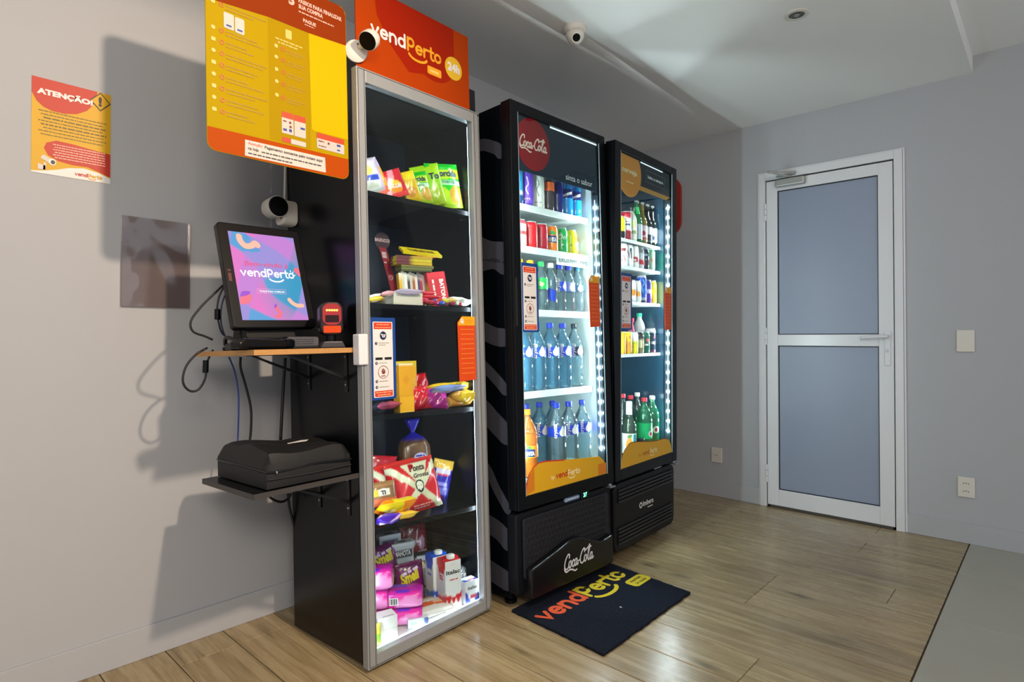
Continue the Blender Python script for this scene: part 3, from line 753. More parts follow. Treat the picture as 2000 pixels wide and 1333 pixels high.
CAB_PATHS = {
 'A': [(-0.3, -0.299, 1.28), (-0.3, -0.341, 1.237), (-0.3, -0.385, 1.19), (-0.3, -0.415, 1.145), (-0.3, -0.409, 1.113), (-0.3, -0.374, 1.098), (-0.3, -0.351, 1.087)],
 'B': [(-0.3, -0.309, 1.266), (-0.3, -0.329, 1.225), (-0.3, -0.336, 1.183), (-0.3, -0.335, 1.159), (-0.3, -0.326, 1.118), (-0.3, -0.316, 1.101)],
 'C': [(-0.33, -0.29, 1.252), (-0.33, -0.307, 1.208), (-0.33, -0.313, 1.161), (-0.33, -0.308, 1.124), (-0.33, -0.299, 1.097)],
 'D': [(-0.36, -0.344, 1.062), (-0.36, -0.38, 1.04), (-0.36, -0.408, 1.006), (-0.36, -0.419, 0.966), (-0.36, -0.412, 0.939), (-0.36, -0.392, 0.924), (-0.36, -0.369, 0.932), (-0.36, -0.351, 0.966), (-0.36, -0.348, 1.004), (-0.36, -0.338, 1.032), (-0.36, -0.326, 1.055)],
 'BL': [(-0.44, -0.241, 1.029), (-0.44, -0.223, 0.98), (-0.44, -0.211, 0.908), (-0.44, -0.211, 0.828), (-0.44, -0.216, 0.721)],
 'E': [(-0.44, -0.201, 1.028), (-0.44, -0.201, 0.988), (-0.44, -0.184, 0.924), (-0.44, -0.167, 0.841), (-0.44, -0.17, 0.751), (-0.44, -0.18, 0.698)],
 'Fc': [(-0.465, -0.022, 1.019), (-0.465, -0.03, 0.932), (-0.465, -0.038, 0.827), (-0.465, -0.046, 0.714)],
 'G': [(-0.44, -0.109, 0.525), (-0.44, -0.088, 0.504), (-0.44, -0.059, 0.491), (-0.44, -0.035, 0.497), (-0.44, -0.022, 0.513)],
 'Hc': [(-0.465, -0.021, 0.509), (-0.465, -0.016, 0.461), (-0.465, -0.003, 0.404), (-0.465, 0.016, 0.319)],
 'Wc': [(-0.47, -0.003, 1.804), (-0.47, -0.007, 1.724), (-0.47, -0.011, 1.615)],
}

def cord(key, r, m, label, extra=None, cat='cable'):
    P = smooth_path(CAB_PATHS[key], 6)
    o = MB().tube([tuple(F_CAB @ Vector(p)) for p in P], r, 8).build('cable', m, None, smooth=True)
    return tag(o, label, cat)
CABLE = mat('black_cable','#0c0b0b',.45)
# side shelves with brackets
WOOD = mat('raw_chipboard','#b8864a',.6, noise=.12, nscale=90)
def side_shelf(h, d0, d1, wl, label, edge):
    s = empty('side_shelf', label, 'shelf', None, F_CAB)
    MB().box(d0,d1,wl,-.001,h-.016,h).build('board', BLACK_MEL, s)
    MB().box(d1,d1+.001,wl-.001,-.001,h-.016,h).box(d0,d1+.001,wl-.001,wl,h-.016,h).build('board_edge', edge, s)
    for dd in (d0+.12, d1-.06):
        b = MB().box(dd-.008,dd+.008,-.230,-.003,h-.0195,h-.0165).box(dd-.008,dd+.008,-.004,-.001,h-.150,h-.018)
        b.prism([(-.215,h-.0195),(-.200,h-.0195),(-.004,h-.098),(-.004,h-.110)], dd-.005, dd+.005, 0)
        br = b.build('bracket', mat('black_steel','#0d0c0f',.4), s)
        for z in (h-.030, h-.125): MB().lathe([(.0035,-.0062),(.0035,-.004)],8,(dd-.0,0,z),1).build('screw', CHROME, br)
    return s
side_shelf(1.050,-.450,-.031,-.345,'black side shelf with a raw wood edge carrying the touch screen',WOOD)
side_shelf(.636,-.392,-.031,-.352,'lower black side shelf carrying the laptop bag',mat('grey_edge','#3a3634',.5))

# touch-screen terminal
mon = empty('touch_terminal', 'black touch-screen terminal showing a bright pink and blue start screen', 'screen', None, F_MON)
SW, SHh = .228, .3033
bz = MB().prism(rrect(-.030,-.026,.255,.334,.012,4), -.030, -.001, 0).build('bezel', mat('dark_violet_plastic','#08070b',.4,spec=.25), mon, .004)
MB().prism(rrect(-.010,-.008,.235,.314,.010,4), -.046, -.030, 0).build('back_shell', BLACKM, mon, .004)
def scr(u, w):
    x, y = u*3, w*4
    P = rgb('#ea7ccf'); L = rgb('#b98ae0'); T = rgb('#1f9cc4'); Bl = rgb('#5aa4de')
    a = .5+.5*math.sin(1.7*x+2.2*y+1.3*math.sin(1.4*y+.4)); b = .5+.5*math.sin(2.5*x-1.5*y+2+1.2*math.sin(1.9*x))
    sm = lambda t: max(0,min(1,(t-.42)/.14))
    c = mix(P, Bl, sm(a)); c = mix(c, L, sm(b)*.65); c = mix(c, T, .85*max(0,min(1,(u*.75+.15*math.sin(5*w)-.32)*2.2))*sm(1-b))
    return c
fx = printed('screen_image', .3, emit=.92, spec=.2)
o = grid_obj('display', 60, 80, lambda u,w: (0.0, u*SW, w*SHh), scr, fx, mon)
def emis(name, col, s=.95): return mat(name, col, .4, emit=s)
def blob(pts, n=6): return geo(smooth_path(pts+[pts[0]], n)[:-1])
lay('peach_curl', (strokes([smooth_path([(.034,.288),(.036,.272),(.050,.256),(.070,.258),(.084,.268),(.092,.262)],5)],.020)), emis('screen_peach','#f8c0a8'), o, on_front(.0006))
lay('peach_curl', (strokes([smooth_path([(.170,.072),(.180,.060),(.195,.052),(.214,.052)],5)],.014)), emis('screen_peach','#f8c0a8'), o, on_front(.0006))
lay_each('coral_shape', gadd(blob([(.001,.052),(.030,.056),(.042,.074),(.038,.088),(.006,.076)]), blob([(.205,.180),(.226,.158),(.226,.186),(.212,.190)])), emis('screen_coral','#f06a86'), o, on_front(.0006))
lay('coral_curl', strokes([smooth_path([(.120,.044),(.122,.034),(.130,.026),(.126,.014),(.114,.012)],5)],.012), emis('screen_coral','#f06a86'), o, on_front(.0006))
lay_each('violet_shape', gadd(blob([(.004,.078),(.030,.084),(.040,.096),(.014,.096)]), blob([(.112,.040),(.120,.046),(.122,.056),(.114,.052)])), emis('screen_violet','#9a3ad0'), o, on_front(.0007))
lay_each('blue_shape', gadd(blob([(.045,.290),(.058,.275),(.066,.288),(.056,.300)]), blob([(.030,.250),(.060,.236),(.096,.240),(.092,.250),(.060,.246)])), emis('screen_blue','#3f9ad6'), o, on_front(.0005))
lay('greeting', text('Bem-vindo \u00e0', w=.150, h=.017, bold=.01, shear=.2, x=.036, y=.186), emis('screen_rose','#ee3f78'), o, on_front(.0010))
A, B = logo_vp(.186,.018,.150,.27)
WL = emis('screen_white','#ffffff',1.0)
lay('screen_logo', gadd(A,B), WL, o, on_front(.0010))
lay('screen_sparks', strokes([[(.200,.170),(.203,.174)],[(.193,.174),(.193,.178)],[(.204,.162),(.208,.162)]],.003), WL, o, on_front(.0010))
lay('screen_prompt', gadd(text('TOQUE PARA COME\u00c7AR', w=.088, h=.0058, bold=.03, x=.070, y=.096)), WL, o, on_front(.0010))
lay('prompt_frame', gadd(strokes([[(.064,.092),(.162,.092),(.162,.107),(.064,.107),(.064,.092)]],.001)), emis('screen_pink','#f4a8d8'), o, on_front(.0008))
lay('bezel_lettering', gxf(bars(0,.040,0,.010,seed=12),1,1,-.016,.130,PI/2), mat('maroon_ink','#5a2320',.5), bz, on_front(-.0004))
nk = MB().box(-.10,-.03,.02,.19,-.055,.05).build('stand_neck', BLACKM, mon, .006)
b = MB().box(-.12,.06,-.11,.11,0,.014).build('stand_foot', BLACKM, mon, .005)
b.matrix_local = F_MON.inverted() @ at(F_CAB,-.235,-.19,1.0505)
b = MB().prism([(-.085,.014),(.085,.014),(.075,.085),(-.075,.085)],-.06,-.01,0).build('stand_column', BLACKM, mon, .004)
b.matrix_local = F_MON.inverted() @ at(F_CAB,-.235,-.21,1.0505)

# things on the top side shelf
t = empty('power_adapter', 'small grey box with a pale label under the right side of the touch screen', 'adapter', None, at(F_CAB,-.14,-.135,1.0505,0,0,-.15))
MB().box(-.025,.025,-.055,.050,0,.040).build('case', mat('grey_case','#121115',.5), t, .004)
lay('rating_label', geo(rrect(-.050,.010,.046,.036)), mat('grey_label','#4c4b50',.6), t, on_front(.0258))
lay('label_print', gadd(*[bars(-.040,.030,.030-.007*k,.0025,seed=k) for k in range(3)]), BLACKINK, t, on_front(.0264))
t = empty('card_reader', 'long dark hand-held scanner with a chrome end lying in front of the touch screen', 'scanner', None, at(F_CAB,-.095,-.285,1.0505,0,0,.32))
MB().prism([(-.105,.004),(.075,.002),(.082,.016),(.070,.030),(-.090,.034),(-.108,.022)],-.022,.022,0).build('handle', mat('dark_grip','#0d0a0a',.35,spec=.3), t, .006)
MB().prism(rrect(.078,.004,.112,.030,.008,4),-.020,.020,0).build('scan_head', BLACK, t, .004)
MB().box(-.012,.016,.080,.104,.0302,.0325).build('chrome_trim', CHROME, t, .001)
t = empty('cable_bundle', 'bunch of black plugs and coiled cable at the left end of the top shelf', 'cable', None, at(F_CAB,-.20,-.318,1.0505))
MB().tube(smooth_path([(-.05,-.015,.02),(-.01,-.028,.040),(.04,-.018,.030),(.05,.02,.016),(.0,.03,.036),(-.04,.012,.02),(.0,-.022,.012),(.05,.0,.01)],6),.006,8).build('coil', CABLE, t, smooth=True)
MB().box(-.02,.03,-.030,.012,0,.022).build('plug', BLACK, t, .004)
cord('A',.0035,CABLE,'black cable looping out left behind the touch screen')
cord('B',.0030,CABLE,'black cable with a ferrite lump hanging behind the touch screen')
MBf = F_CAB @ Vector((-.30,-.335,1.165))
tag(MB().tube([tuple(MBf+Vector((0,0,.020))),tuple(MBf-Vector((0,0,.014)))],.0095,10).build('ferrite_core',BLACK,None,.002),'small black ferrite core on the cable behind the touch screen','cable part')
cord('C',.0028,mat('blue_grey_cable','#23284a',.45),'thin blue grey cable behind the left edge of the touch screen')
cord('D',.0036,CABLE,'black cable hanging in a loop below the left end of the top shelf')
p1, p2 = [F_CAB @ Vector(p) for p in ((-.36,-.3505,.985),(-.36,-.349,1.022))]
tag(MB().tube([tuple(p1+(p1-p2)*.1),tuple(p2)],.0095,10).build('ferrite_core',BLACK,None,.002),'black ferrite core on the hanging loop below the top shelf','cable part')
cord('BL',.0030,mat('blue_cable','#2c3f8a',.45),'blue network cable running down the wall below the top shelf')
cord('E',.0045,CABLE,'black cable running down the wall right of the blue cable')
cord('Fc',.0060,CABLE,'thick black cable down the rear edge of the cabinet side')
cord('G',.0045,CABLE,'black cable drooping under the lower side shelf')
cord('Hc',.0050,CABLE,'black cable running to the floor behind the cabinet')
cord('Wc',.0050,WHITEP,'white lead running up from the side camera')

# red desk scanner
RB = mat('scanner_black','#1b0a0c',.3)
t = empty('barcode_scanner', 'black desk barcode scanner with a glowing red window', 'scanner', None, at(F_CAB,-.085,-.060,1.0505,0,0,-.35))
MB().prism([(-.040,0),(.040,0),(.030,.022),(-.030,.022)],-.035,.035,0).build('foot', mat('foot_grey','#3a3638',.35), t, .004)
MB().tube([(-.004,0,.020),(-.004,0,.050)],.016,14).build('stem', BLACK, t)
MB().prism(rrect(-.038,.042,.038,.152,.026,6),-.034,.018,0).build('housing', RB, t, .006)
MB().prism(rrect(-.030,.076,.030,.146,.022,6),.0186,.0200,0).build('window', mat('red_window',(.62,.006,.010),.2,emit=.75), t)
MB().prism(rrect(-.022,.084,.022,.108,.003,3),.0202,.0210,0).build('lens_recess', mat('dark_lens','#260408',.15), t)
MB().prism(rrect(-.028,.050,.028,.073,.003,3),.0186,.0200,0).build('orange_strip', mat('scanner_orange',(.62,.055,.004),.4,spec=.2), t)
ld = MB()
for k in range(5): ld.lathe([(.0035,.0203),(.0035,.0212)],8,(0,-.016+.008*k,.124),0)
ld.build('indicator_lights', mat('scanner_led',(1.0,.45,.05),.4,emit=5.0), t)

# laptop bag on the lower shelf
NYL = mat('black_nylon','#0b0b0d',.62, noise=.2, nscale=200, bump=.25)
t = empty('laptop_bag', 'black nylon laptop bag lying on the lower side shelf', 'bag', None, at(F_CAB,-.212,-.165,.637))
n = 22; v = []; f = []
def bagp(u, w, s):
    x = (u-.5)*.345; y = (w-.5)*.285
    a = 1-abs(2*u-1)**9; b = 1-abs(2*w-1)**9; k = max(a*b, 0)**.30
    top = .088+.030*math.sin(PI*(.35+.5*(1-u)))*(1-.45*w) + .005*math.sin(6*w+3*u) + .004*math.sin(13*u-5*w) - .012*w*u
    sag = .004*math.sin(9*w)*(1-k)
    return (x*(1-.02*(1-k))+(.006 if s else 0)*math.sin(5*w), y, .002+((top*(.62+.38*k)+sag) if s else 0))
for s in (0,1):
    for j in range(n+1):
        for i in range(n+1): v.append(bagp(i/n,j/n,s))
k = n+1
for s in (0,1):
    for j in range(n):
        for i in range(n): a = s*k*k+j*k+i; q = (a,a+1,a+k+1,a+k); f.append(q if s else q[::-1])
for i in range(n):
    for a, b in ((i,i+1),(n*k+i+1,n*k+i)): f.append((a,b,k*k+b,k*k+a))
    for a, b in (((i+1)*k,i*k),(i*k+n,(i+1)*k+n)): f.append((a,b,k*k+b,k*k+a))
o = MB().add(v,f).build('body', NYL, t, smooth='auto')
zp = [(.1735,-.1435,.052)]+[(.1735,-.142+.284*k/8,.052-.003*math.sin(k)) for k in range(9)]
MB().tube([(-.17,-.1435,.056),(0,-.1435,.055)]+zp,.0028,6).build('zip', mat('zip_black','#050506',.35), t)
MB().box(.174,.180,-.118,-.113,.046,.053).build('zip_pull', CHROME, t, .001)
MB().tube([(.1735,-.14,.030),(.1735,.0,.027),(.1735,.14,.030)],.0022,6).build('seam_piping', NYL, t)
lay('white_tear', geo([(-.02,-.012),(.012,-.006),(.045,-.012),(.060,-.004),(.040,.004),(.010,.004),(-.012,.002)]), WHITEINK, t, lambda x, y: (.01-y*1.6, .02+x, bagp((.01-y*1.6)/.345+.5,(.02+x)/.285+.5,1)[2]+.003))

# notice and clear pocket on the left wall
t = empty('warning_poster', 'red and yellow warning notice with a camera picture on the left wall', 'poster', None, F_ROOM)
PX, PY, PW, PH = -3.631, 1.602, .206, .296
MB().box(.0005,.0015,PX,PX+PW,PY,PY+PH).build('sheet', mat('poster_yellow','#cf9f06',.45,spec=.3), t)
pf = lambda e: on_front(.0015+e, PX, PY)
pz = lambda pts: [(x*PW, y*PH) for x, y in pts]
lay('red_top', geo(pz([(0,1),(0,.83)]+[(.06,.75),(.14,.70),(.25,.675),(.40,.675),(.55,.70),(.68,.76),(.76,.84),(.80,.93),(.82,1)])), mat('poster_red','#b93220',.45,spec=.3), t, pf(.0004))
lay('red_blob', geo(pz([(1,.33)]+[(.75,.345),(.5,.365),(.3,.37),(.18,.33),(.15,.27),(.2,.2),(.33,.155),(.5,.14),(.7,.145),(.85,.11),(1,.07)])), mat('poster_red'), t, pf(.0004))
lay('white_foot', geo(pz([(0,0),(1,0),(1,.06),(.85,.10),(.65,.125),(.45,.10),(.30,.06),(.15,.03),(0,.015)])), WHITEINK, t, pf(.0004))
lay('heading', text('ATEN\u00c7\u00c3O!', w=.70*PW, h=.052*PH, bold=.06, x=.06*PW, y=.835*PH), WHITEINK, t, pf(.0010))
dm = pz([(.86,1.00),(1.0,.895),(.86,.79),(.72,.895)])
lay('warning_diamond', geo(dm), BLACKINK, t, pf(.0008)); lay('diamond_face', geo([(p[0]*.86+.86*PW*.14, p[1]*.86+.895*PH*.14) for p in dm]), mat('poster_yellow'), t, pf(.0012))
lay('exclamation', text('!', h=.09*PH, bold=.06, cx=.855*PW, y=.85*PH), BLACKINK, t, pf(.0016))
lay('body_print', gadd(*[bars((.08+.03*(k%3))*PW,(.94-.04*(k%2))*PW,(.66-.035*k)*PH,.010*PH*(1.5 if k in (2,4) else 1),seed=k) for k in range(8)]), mat('olive_ink','#6a5a10',.5), t, pf(.0008))
lay('red_print', gadd(*[bars((.26+.02*(k%2))*PW,.93*PW,(.325-.027*k)*PH,.009*PH,seed=30+k) for k in range(6)]), mat('rose_print','#f0b8ac',.5), t, pf(.0010))
A, B = logo_vp(.36*PW,.53*PW,.035*PH,.34)
lay('foot_logo_red', A, mat('poster_red'), t, pf(.0010)); lay('foot_logo_yellow', B, mat('poster_yellow'), t, pf(.0010))
lay_each('camera_picture', gadd(gxf(geo(rrect(-.5,-.22,.5,.22,.12,4)),.15*PW,.16*PW,.19*PW,.155*PH,-.5), geo(pz([(.08,.04),(.17,.04),(.17,.085),(.08,.10)])), geo(pz([(.14,.03),(.17,.03),(.18,.12),(.15,.12)]))), mat('picture_grey','#c9c4bf',.5), t, pf(.0010))
lay('picture_lens', gadd(geo(circle(.255*PW,.135*PH,.045*PW,.050*PW))), mat('picture_white','#e6e2de',.5), t, pf(.0013)); lay('picture_pupil', geo(circle(.26*PW,.133*PH,.028*PW,.032*PW)), mat('picture_dark','#37343a',.5), t, pf(.0016))
ACR = clear('clear_acrylic', '#f4efee', gloss=.18, rough=.10, base=.10, body='#a09698', bodyfac=.10)
t = empty('document_pocket', 'empty clear plastic document pocket on the left wall', 'pocket', None, F_ROOM)
def wavy(u, w): return (.010+.004*math.sin(7*u+3*w)*math.sin(4*w)+.003*math.exp(-((u-.12)/.08)**2)*math.sin(16*w)+.004*max(0,w-.75)*math.sin(20*u), -3.392+u*.209, 1.200+w*.304)
grid_obj('front_sheet', 24, 30, wavy, lambda u,w:(1,1,1), ACR, t)
MB().box(.001,.0025,-3.392,-3.183,1.200,1.505).build('back_sheet', ACR, t)
MB().box(.001,.012,-3.3935,-3.392,1.20,1.50).box(.001,.012,-3.183,-3.1815,1.20,1.50).box(.001,.012,-3.392,-3.183,1.1985,1.20).build('edge_weld', ACR, t)
# ------------------------------------------------------------------ drinks coolers
LINER_W = mat('white_liner','#cfdedb',.4)
LINER_B = mat('blue_grey_liner','#4d93ad',.4)
LINER_D = mat('dark_liner','#1d4256',.18, spec=.7)
def cooler(F, Wd, H, g, hdr, label, side, back, shelves, lip, floor_h, shelf_m, led_w, bl, br):
    """g: glass opening w0,w1,h0,h1"""
    r = empty('drinks_cooler', label, 'refrigerator', None, F)
    gw0, gw1, gh0, gh1 = g
    b = MB()
    b.box(-.655,-.060,bl,.018,.045,H-.004).box(-.655,-.060,Wd-.020,Wd-br,.045,H-.004)
    b.box(-.655,-.060,.018,Wd-.020,H-.022,H-.004).box(-.655,-.640,.018,Wd-.020,.045,H-.022).box(-.640,-.070,.018,Wd-.020,.045,.060).box(-.640,-.070,.018,Wd-.020,floor_h-.035,floor_h-.012)
    b.build('outer_body', BLACK, r, .003)
    i0, i1, it = .034, Wd-.036, H-.055
    MB().box(-.600,-.062,i0-.015,i0,floor_h,it).build('liner_side', side, r); MB().box(-.600,-.062,i1,i1+.015,floor_h,it).build('liner_side', side, r)
    MB().box(-.612,-.600,i0-.015,i1+.015,floor_h,it).build('liner_back', back, r)
    MB().box(-.600,-.062,i0-.015,i1+.015,it,it+.012).build('liner_top', side, r); MB().box(-.600,-.062,i0-.015,i1+.015,floor_h-.012,floor_h).build('liner_floor', side, r)
    for z in shelves:
        MB().box(-.56,-.085,i0+.004,i1-.002,z-.010,z).box(-.087,-.083,i0+.004,i1-.002,z-lip,z+.004).build('shelf', shelf_m, r, .001)
    # lights: a dark channel with a row of bright dots on each side behind the door frame
    me = MB().lathe([(.0060,-.002),(.0070,.0),(.0055,.003),(.001,.004)],10,ax=0).build('led_dot', LEDDOT, None)
    dot = me.data; bpy.data.objects.remove(me)
    for w, s_ in ((.026,1),(led_w,-1)):
        st_ = MB().box(-.054,-.017,min(w,w-s_*.010),max(w,w-s_*.010),gh0+.02,(hdr or gh1)-.008).build('led_channel', mat('led_channel','#26323a',.3), r)
        MB().box(-.037,-.033,min(w,w+s_*.0008),max(w,w+s_*.0008),gh0+.10,(hdr or gh1)-.03).build('led_strip', LED, st_)
        z = gh0+.115
        while z < (hdr or gh1)-.04:
            o = link(bpy.data.objects.new('led_dot', dot), st_); o.location = (-.035, w+s_*.002, z); o.rotation_euler = (0,0,s_*PI/2); z += .0545
    rail = .022
    dr = MB()
    dr.box(-.014,0,0,gw0,.400,H).box(-.014,0,gw1,Wd,.400,H).box(-.014,0,gw0,gw1,.400,gh0).box(-.014,0,gw0,gw1,gh1,H)
    dr.box(-.055,-.014,0,rail,.400,H).box(-.055,-.014,Wd-rail,Wd,.400,H).box(-.055,-.014,rail,Wd-rail,.400,gh0-.01).box(-.055,-.014,rail,Wd-rail,gh1+.01,H)
    d = dr.build('door', BLACK, r, .003)
    MB().box(-.061,-.055,.012,.030,.41,H-.01).box(-.061,-.055,Wd-.03,Wd-.012,.41,H-.01).build('door_gasket', mat('rubber_gasket'), d)
    box('glass_pane', GLASS, d, -.010,-.006,gw0-.004,gw1+.004,gh0-.004,gh1+.004)
    MB().box(-.004,.0008,gw0-.002,gw0,gh0,gh1).box(-.004,.0008,gw1,gw1+.002,gh0,gh1).build('glass_edge', mat('edge_glow','#9fb6bd',.3), d)
    MB().box(.0002,.0012,.006,.018,1.135,1.33).build('grip_recess', BLACKM, d)
    MB().tube([(-.012,Wd-.02,.393),(-.012,Wd-.02,.400)],.012,10).box(-.030,.012,Wd-.045,Wd-.004,.384,.392).build('lower_hinge', mat('hinge_steel','#b9bcc0',.25,metal=.9), r)
    for w in (.06, Wd-.06):
        for dd in (-.115,-.60):
            zf = -(F @ Vector((dd,w,0))).z + .0015
            MB().lathe([(.022,.0),(.026,.004),(.026,.014),(.017,.020),(.014,.050-zf)],16,(dd,w,zf)).build('foot', BLACK, r, smooth='auto')
    return r, d
NAVY = mat('header_navy','#10283a',.2,spec=.12)
f1, d1 = cooler(F_ONE, .650, 2.056, (.045,.600,.452,2.012), 1.778,
    'larger black drinks cooler with a red round emblem, nearest the snack cabinet', LINER_W, LINER_B, (1.664,1.482,1.209,.856), .026, .498, WHITEC, .604, .006, .016)
f2, d2 = cooler(F_TWO, .671, 2.042, (.053,.612,.453,2.002), 1.872,
    'black drinks cooler with an orange header in the corner by the back wall', LINER_D, LINER_D, (1.601,1.461,1.277,1.001), .012, .452, WHITEC, .632, .013, .008)
# first cooler: header, emblem, stickers
hp = MB().box(-.016,-.0125,.041,.604,1.778,2.010).build('header_panel', NAVY, d1)
lay('header_edge', geo(rrect(.26,2.0035,.598,2.0105)), mat('header_glow',(.75,.95,1.0),.4,emit=1.6), hp, on_front(-.0120))
lay('round_emblem', geo(circle(.147,1.903,.107,.111,40)), mat('emblem_red','#8e0416',.4,spec=.1), hp, on_front(-.0118))
lay('script_lettering', logo_cc(.182,.056,1.873,.34), mat('emblem_cream','#f0d9cc',.5), hp, on_front(-.0110))
lay('slogan', text('sinta o sabor', w=.196, h=.026, bold=.008, x=.361, y=1.797), mat('pale_grey_ink','#e4eaee',.5), hp, on_front(-.0118))
notice_strip(d1,.047,.150,1.111,1.396,-.0055); side_tag(d1,.500,.580,1.136,1.377,-.0055)
def wave(d, pts, gx):
    p = [pts[0]] + smooth_path(pts[1:7], 5) + list(pts[7:]) 
    w = MB().prism([(a,b) for a,b in p], -.0055, -.0045, 0).build('wave_sticker', mat('wave_yellow','#d9a510',.4), d)
    return w
P1 = [(.046,.453),(.048,.480),(.066,.530),(.107,.566),(.161,.574),(.294,.561),(.449,.547),(.546,.540),(.581,.515),(.598,.470),(.599,.453)]
wv = wave(d1, P1, .6)
lay('red_rim', strokes([smooth_path([(.047,.470),(.066,.530),(.107,.565),(.161,.573),(.294,.560)],6)],.005), REDINK, wv, on_front(-.0040))
lay_each('orange_corner', gadd(geo([(.047,.454),(.049,.480),(.066,.527),(.100,.555),(.100,.466)]), geo(rrect(.535,.455,.598,.505))), mat('wave_orange','#d27a14',.4), wv, on_front(-.0042))
A, B = logo_vp(.165,.235,.490,.30)
lay('logo_red', A, mat('poster_red'), wv, on_front(-.0040)); lay('logo_pale', B, mat('wave_pale','#f0dfa8',.5), wv, on_front(-.0040))
lay('by_print', text('by', h=.016, bold=.02, x=.205, y=.492), mat('wave_pale'), wv, on_front(-.0040))
# first cooler: shelf wording, lower panel
lay('shelf_wording', text('EXCLUSIVO PARA', w=.225, h=.024, bold=.03, x=.395, y=1.440), mat('shelf_grey_ink','#5d6664',.5), f1, lambda x, y: (-.0985, x+.01, y))
MB().box(-.100,-.106,.395,.650-.040,1.428,1.472).build('price_rail', mat('rail_white','#cfdbd8',.4), f1)
lp = MB().prism(rrect(.004,.062,.646,.385,.014,4),-.075,-.020,0).build('lower_panel', CHAR, f1, .006)
gp = MB().prism(rrect(.035,.120,.615,.362,.012,4),-.020,-.010,0).build('grille_panel', mat('grille_black','#1f2129',.4,spec=.3), f1, .004)
hl = MB(); rim = MB()
for j in range(8):
    for i in range(22):
        w = .060+.0245*i+(.012 if j%2 else 0); z = .345-.025*j
        if w > .598: continue
        hl.lathe([(.0100,-.0096),(.0085,-.0088)],8,(0,w,z),0); rim.lathe([(.0105,-.0102),(.0112,-.0088),(.0100,-.0094)],8,(0,w,z),0,caps=False)
tag(hl.build('grille_holes', mat('hole_black','#020203',.8), gp), kind='stuff'); tag(rim.build('grille_rims', mat('rim_grey','#23252c',.4), gp), kind='stuff')
bz_ = smooth_path([(.045,.165),(.10,.178),(.20,.200),(.29,.222),(.36,.220),(.44,.190),(.52,.166),(.60,.176)],6)
bump_ = MB().prism([(.045,.048)]+bz_+[(.60,.048)],-.030,.022,0).build('front_bumper', mat('bumper_black','#0b0b0d',.3), f1, .010)
lay('bumper_lettering', logo_cc(.215,.235,.098,.34), mat('lettering_silver','#d7d7da',.4), bump_, on_front(.0228))
MB().prism(rrect(.300,.374,.405,.392,.006,3),-.020,-.0145,0).build('maker_badge', mat('badge_blue','#5f7fae',.4), f1)
lay('badge_letters', bars(.322,.398,.383,.006,seed=4), WHITEINK, f1, on_front(-.0140)); lay('badge_mark', gadd(ring(.311,.383,.006,.0025)), WHITEINK, f1, on_front(-.0140))
MB().box(-.030,-.0145,.415,.475,.366,.398).build('display_window', mat('display_dark','#04140c',.2), f1)
lay('display_digits', text('37', h=.018, bold=.02, cx=.446, y=.373), mat('green_digits',(.15,1.0,.55),.4,emit=4.0), f1, on_front(-.0140))
# swooping grey lettering on the side of the first cooler
sw = [[(-.66,1.86),(-.52,1.93),(-.38,1.88),(-.18,1.84),(-.062,1.83),(-.062,1.74),(-.2,1.78),(-.33,1.83),(-.44,1.80),(-.36,1.62),(-.2,1.50),(-.062,1.44),(-.062,1.56),(-.2,1.62),(-.3,1.72),(-.25,1.78),(-.5,1.84)]]
def side_fn(e=.0054): return lambda x, y: (x, e, y)
sg = [strokes([smooth_path(p,6)], t) for p, t in (
    ([(-.33,1.62),(-.30,1.82),(-.20,1.91),(-.10,1.88),(-.066,1.85)],.05),
    ([(-.33,1.62),(-.26,1.52),(-.16,1.46),(-.07,1.44)],.085),
    ([(-.32,1.22),(-.24,1.37),(-.13,1.40),(-.066,1.37)],.045),
    ([(-.32,1.22),(-.22,1.14),(-.13,1.10),(-.07,1.09)],.075),
    ([(-.33,1.03),(-.22,.99),(-.13,.93),(-.07,.88)],.050),
    ([(-.33,.80),(-.22,.80),(-.13,.74),(-.07,.70)],.090),
    ([(-.33,.62),(-.20,.56),(-.13,.47),(-.07,.40)],.045),
    ([(-.33,.34),(-.20,.32),(-.12,.30),(-.075,.27)],.080),
    ([(-.30,.17),(-.18,.13),(-.09,.11)],.085))]
for g in sg: lay('side_swoosh', g, GREYSW, f1, side_fn())
# second cooler: header, stickers, ribbed lower panel
hp2 = MB().box(-.016,-.0125,.049,.616,1.872,2.000).build('header_panel', mat('header_black','#0f1620',.3,spec=.12), d2)
cc = [(.153+.125*math.cos(R(a)), 1.919+.125*math.sin(R(a))) for a in range(0,360,8)]
cc = [(max(x,.055), min(y,1.998)) for x, y in cc]
lay('round_emblem', geo(cc), mat('amber_emblem','#df8f0c',.4), hp2, on_front(-.0118))
lay('gold_band', geo([(.24,1.872),(.612,1.872),(.560,1.848),(.25,1.848)]), mat('gold_band','#c98d10',.4), hp2, on_front(-.0119))
lay('emblem_word', text('cerveja', w=.150, h=.026, bold=.03, cx=.158, y=1.912), mat('emblem_cream2','#f4dfae',.5), hp2, on_front(-.0110))
lay('emblem_print', bars(.125,.195,1.868,.006,seed=3), mat('emblem_cream2'), hp2, on_front(-.0110))
lay('header_frame', strokes([[(.330,1.905),(.545,1.905),(.545,1.965),(.330,1.965),(.330,1.905)]],.003), mat('frame_grey','#4d5866',.5), hp2, on_front(-.0115))
lay('header_wording', text('beba e sempre', w=.175, h=.016, bold=.03, cx=.437, y=1.928), mat('pale_grey_ink'), hp2, on_front(-.0115))
lay('header_edge', geo(rrect(.27,1.992,.520,1.997)), mat('header_glow'), hp2, on_front(-.0115))
notice_strip(d2,.055,.168,1.130,1.408,-.0055); side_tag(d2,.530,.606,1.132,1.368,-.0055)
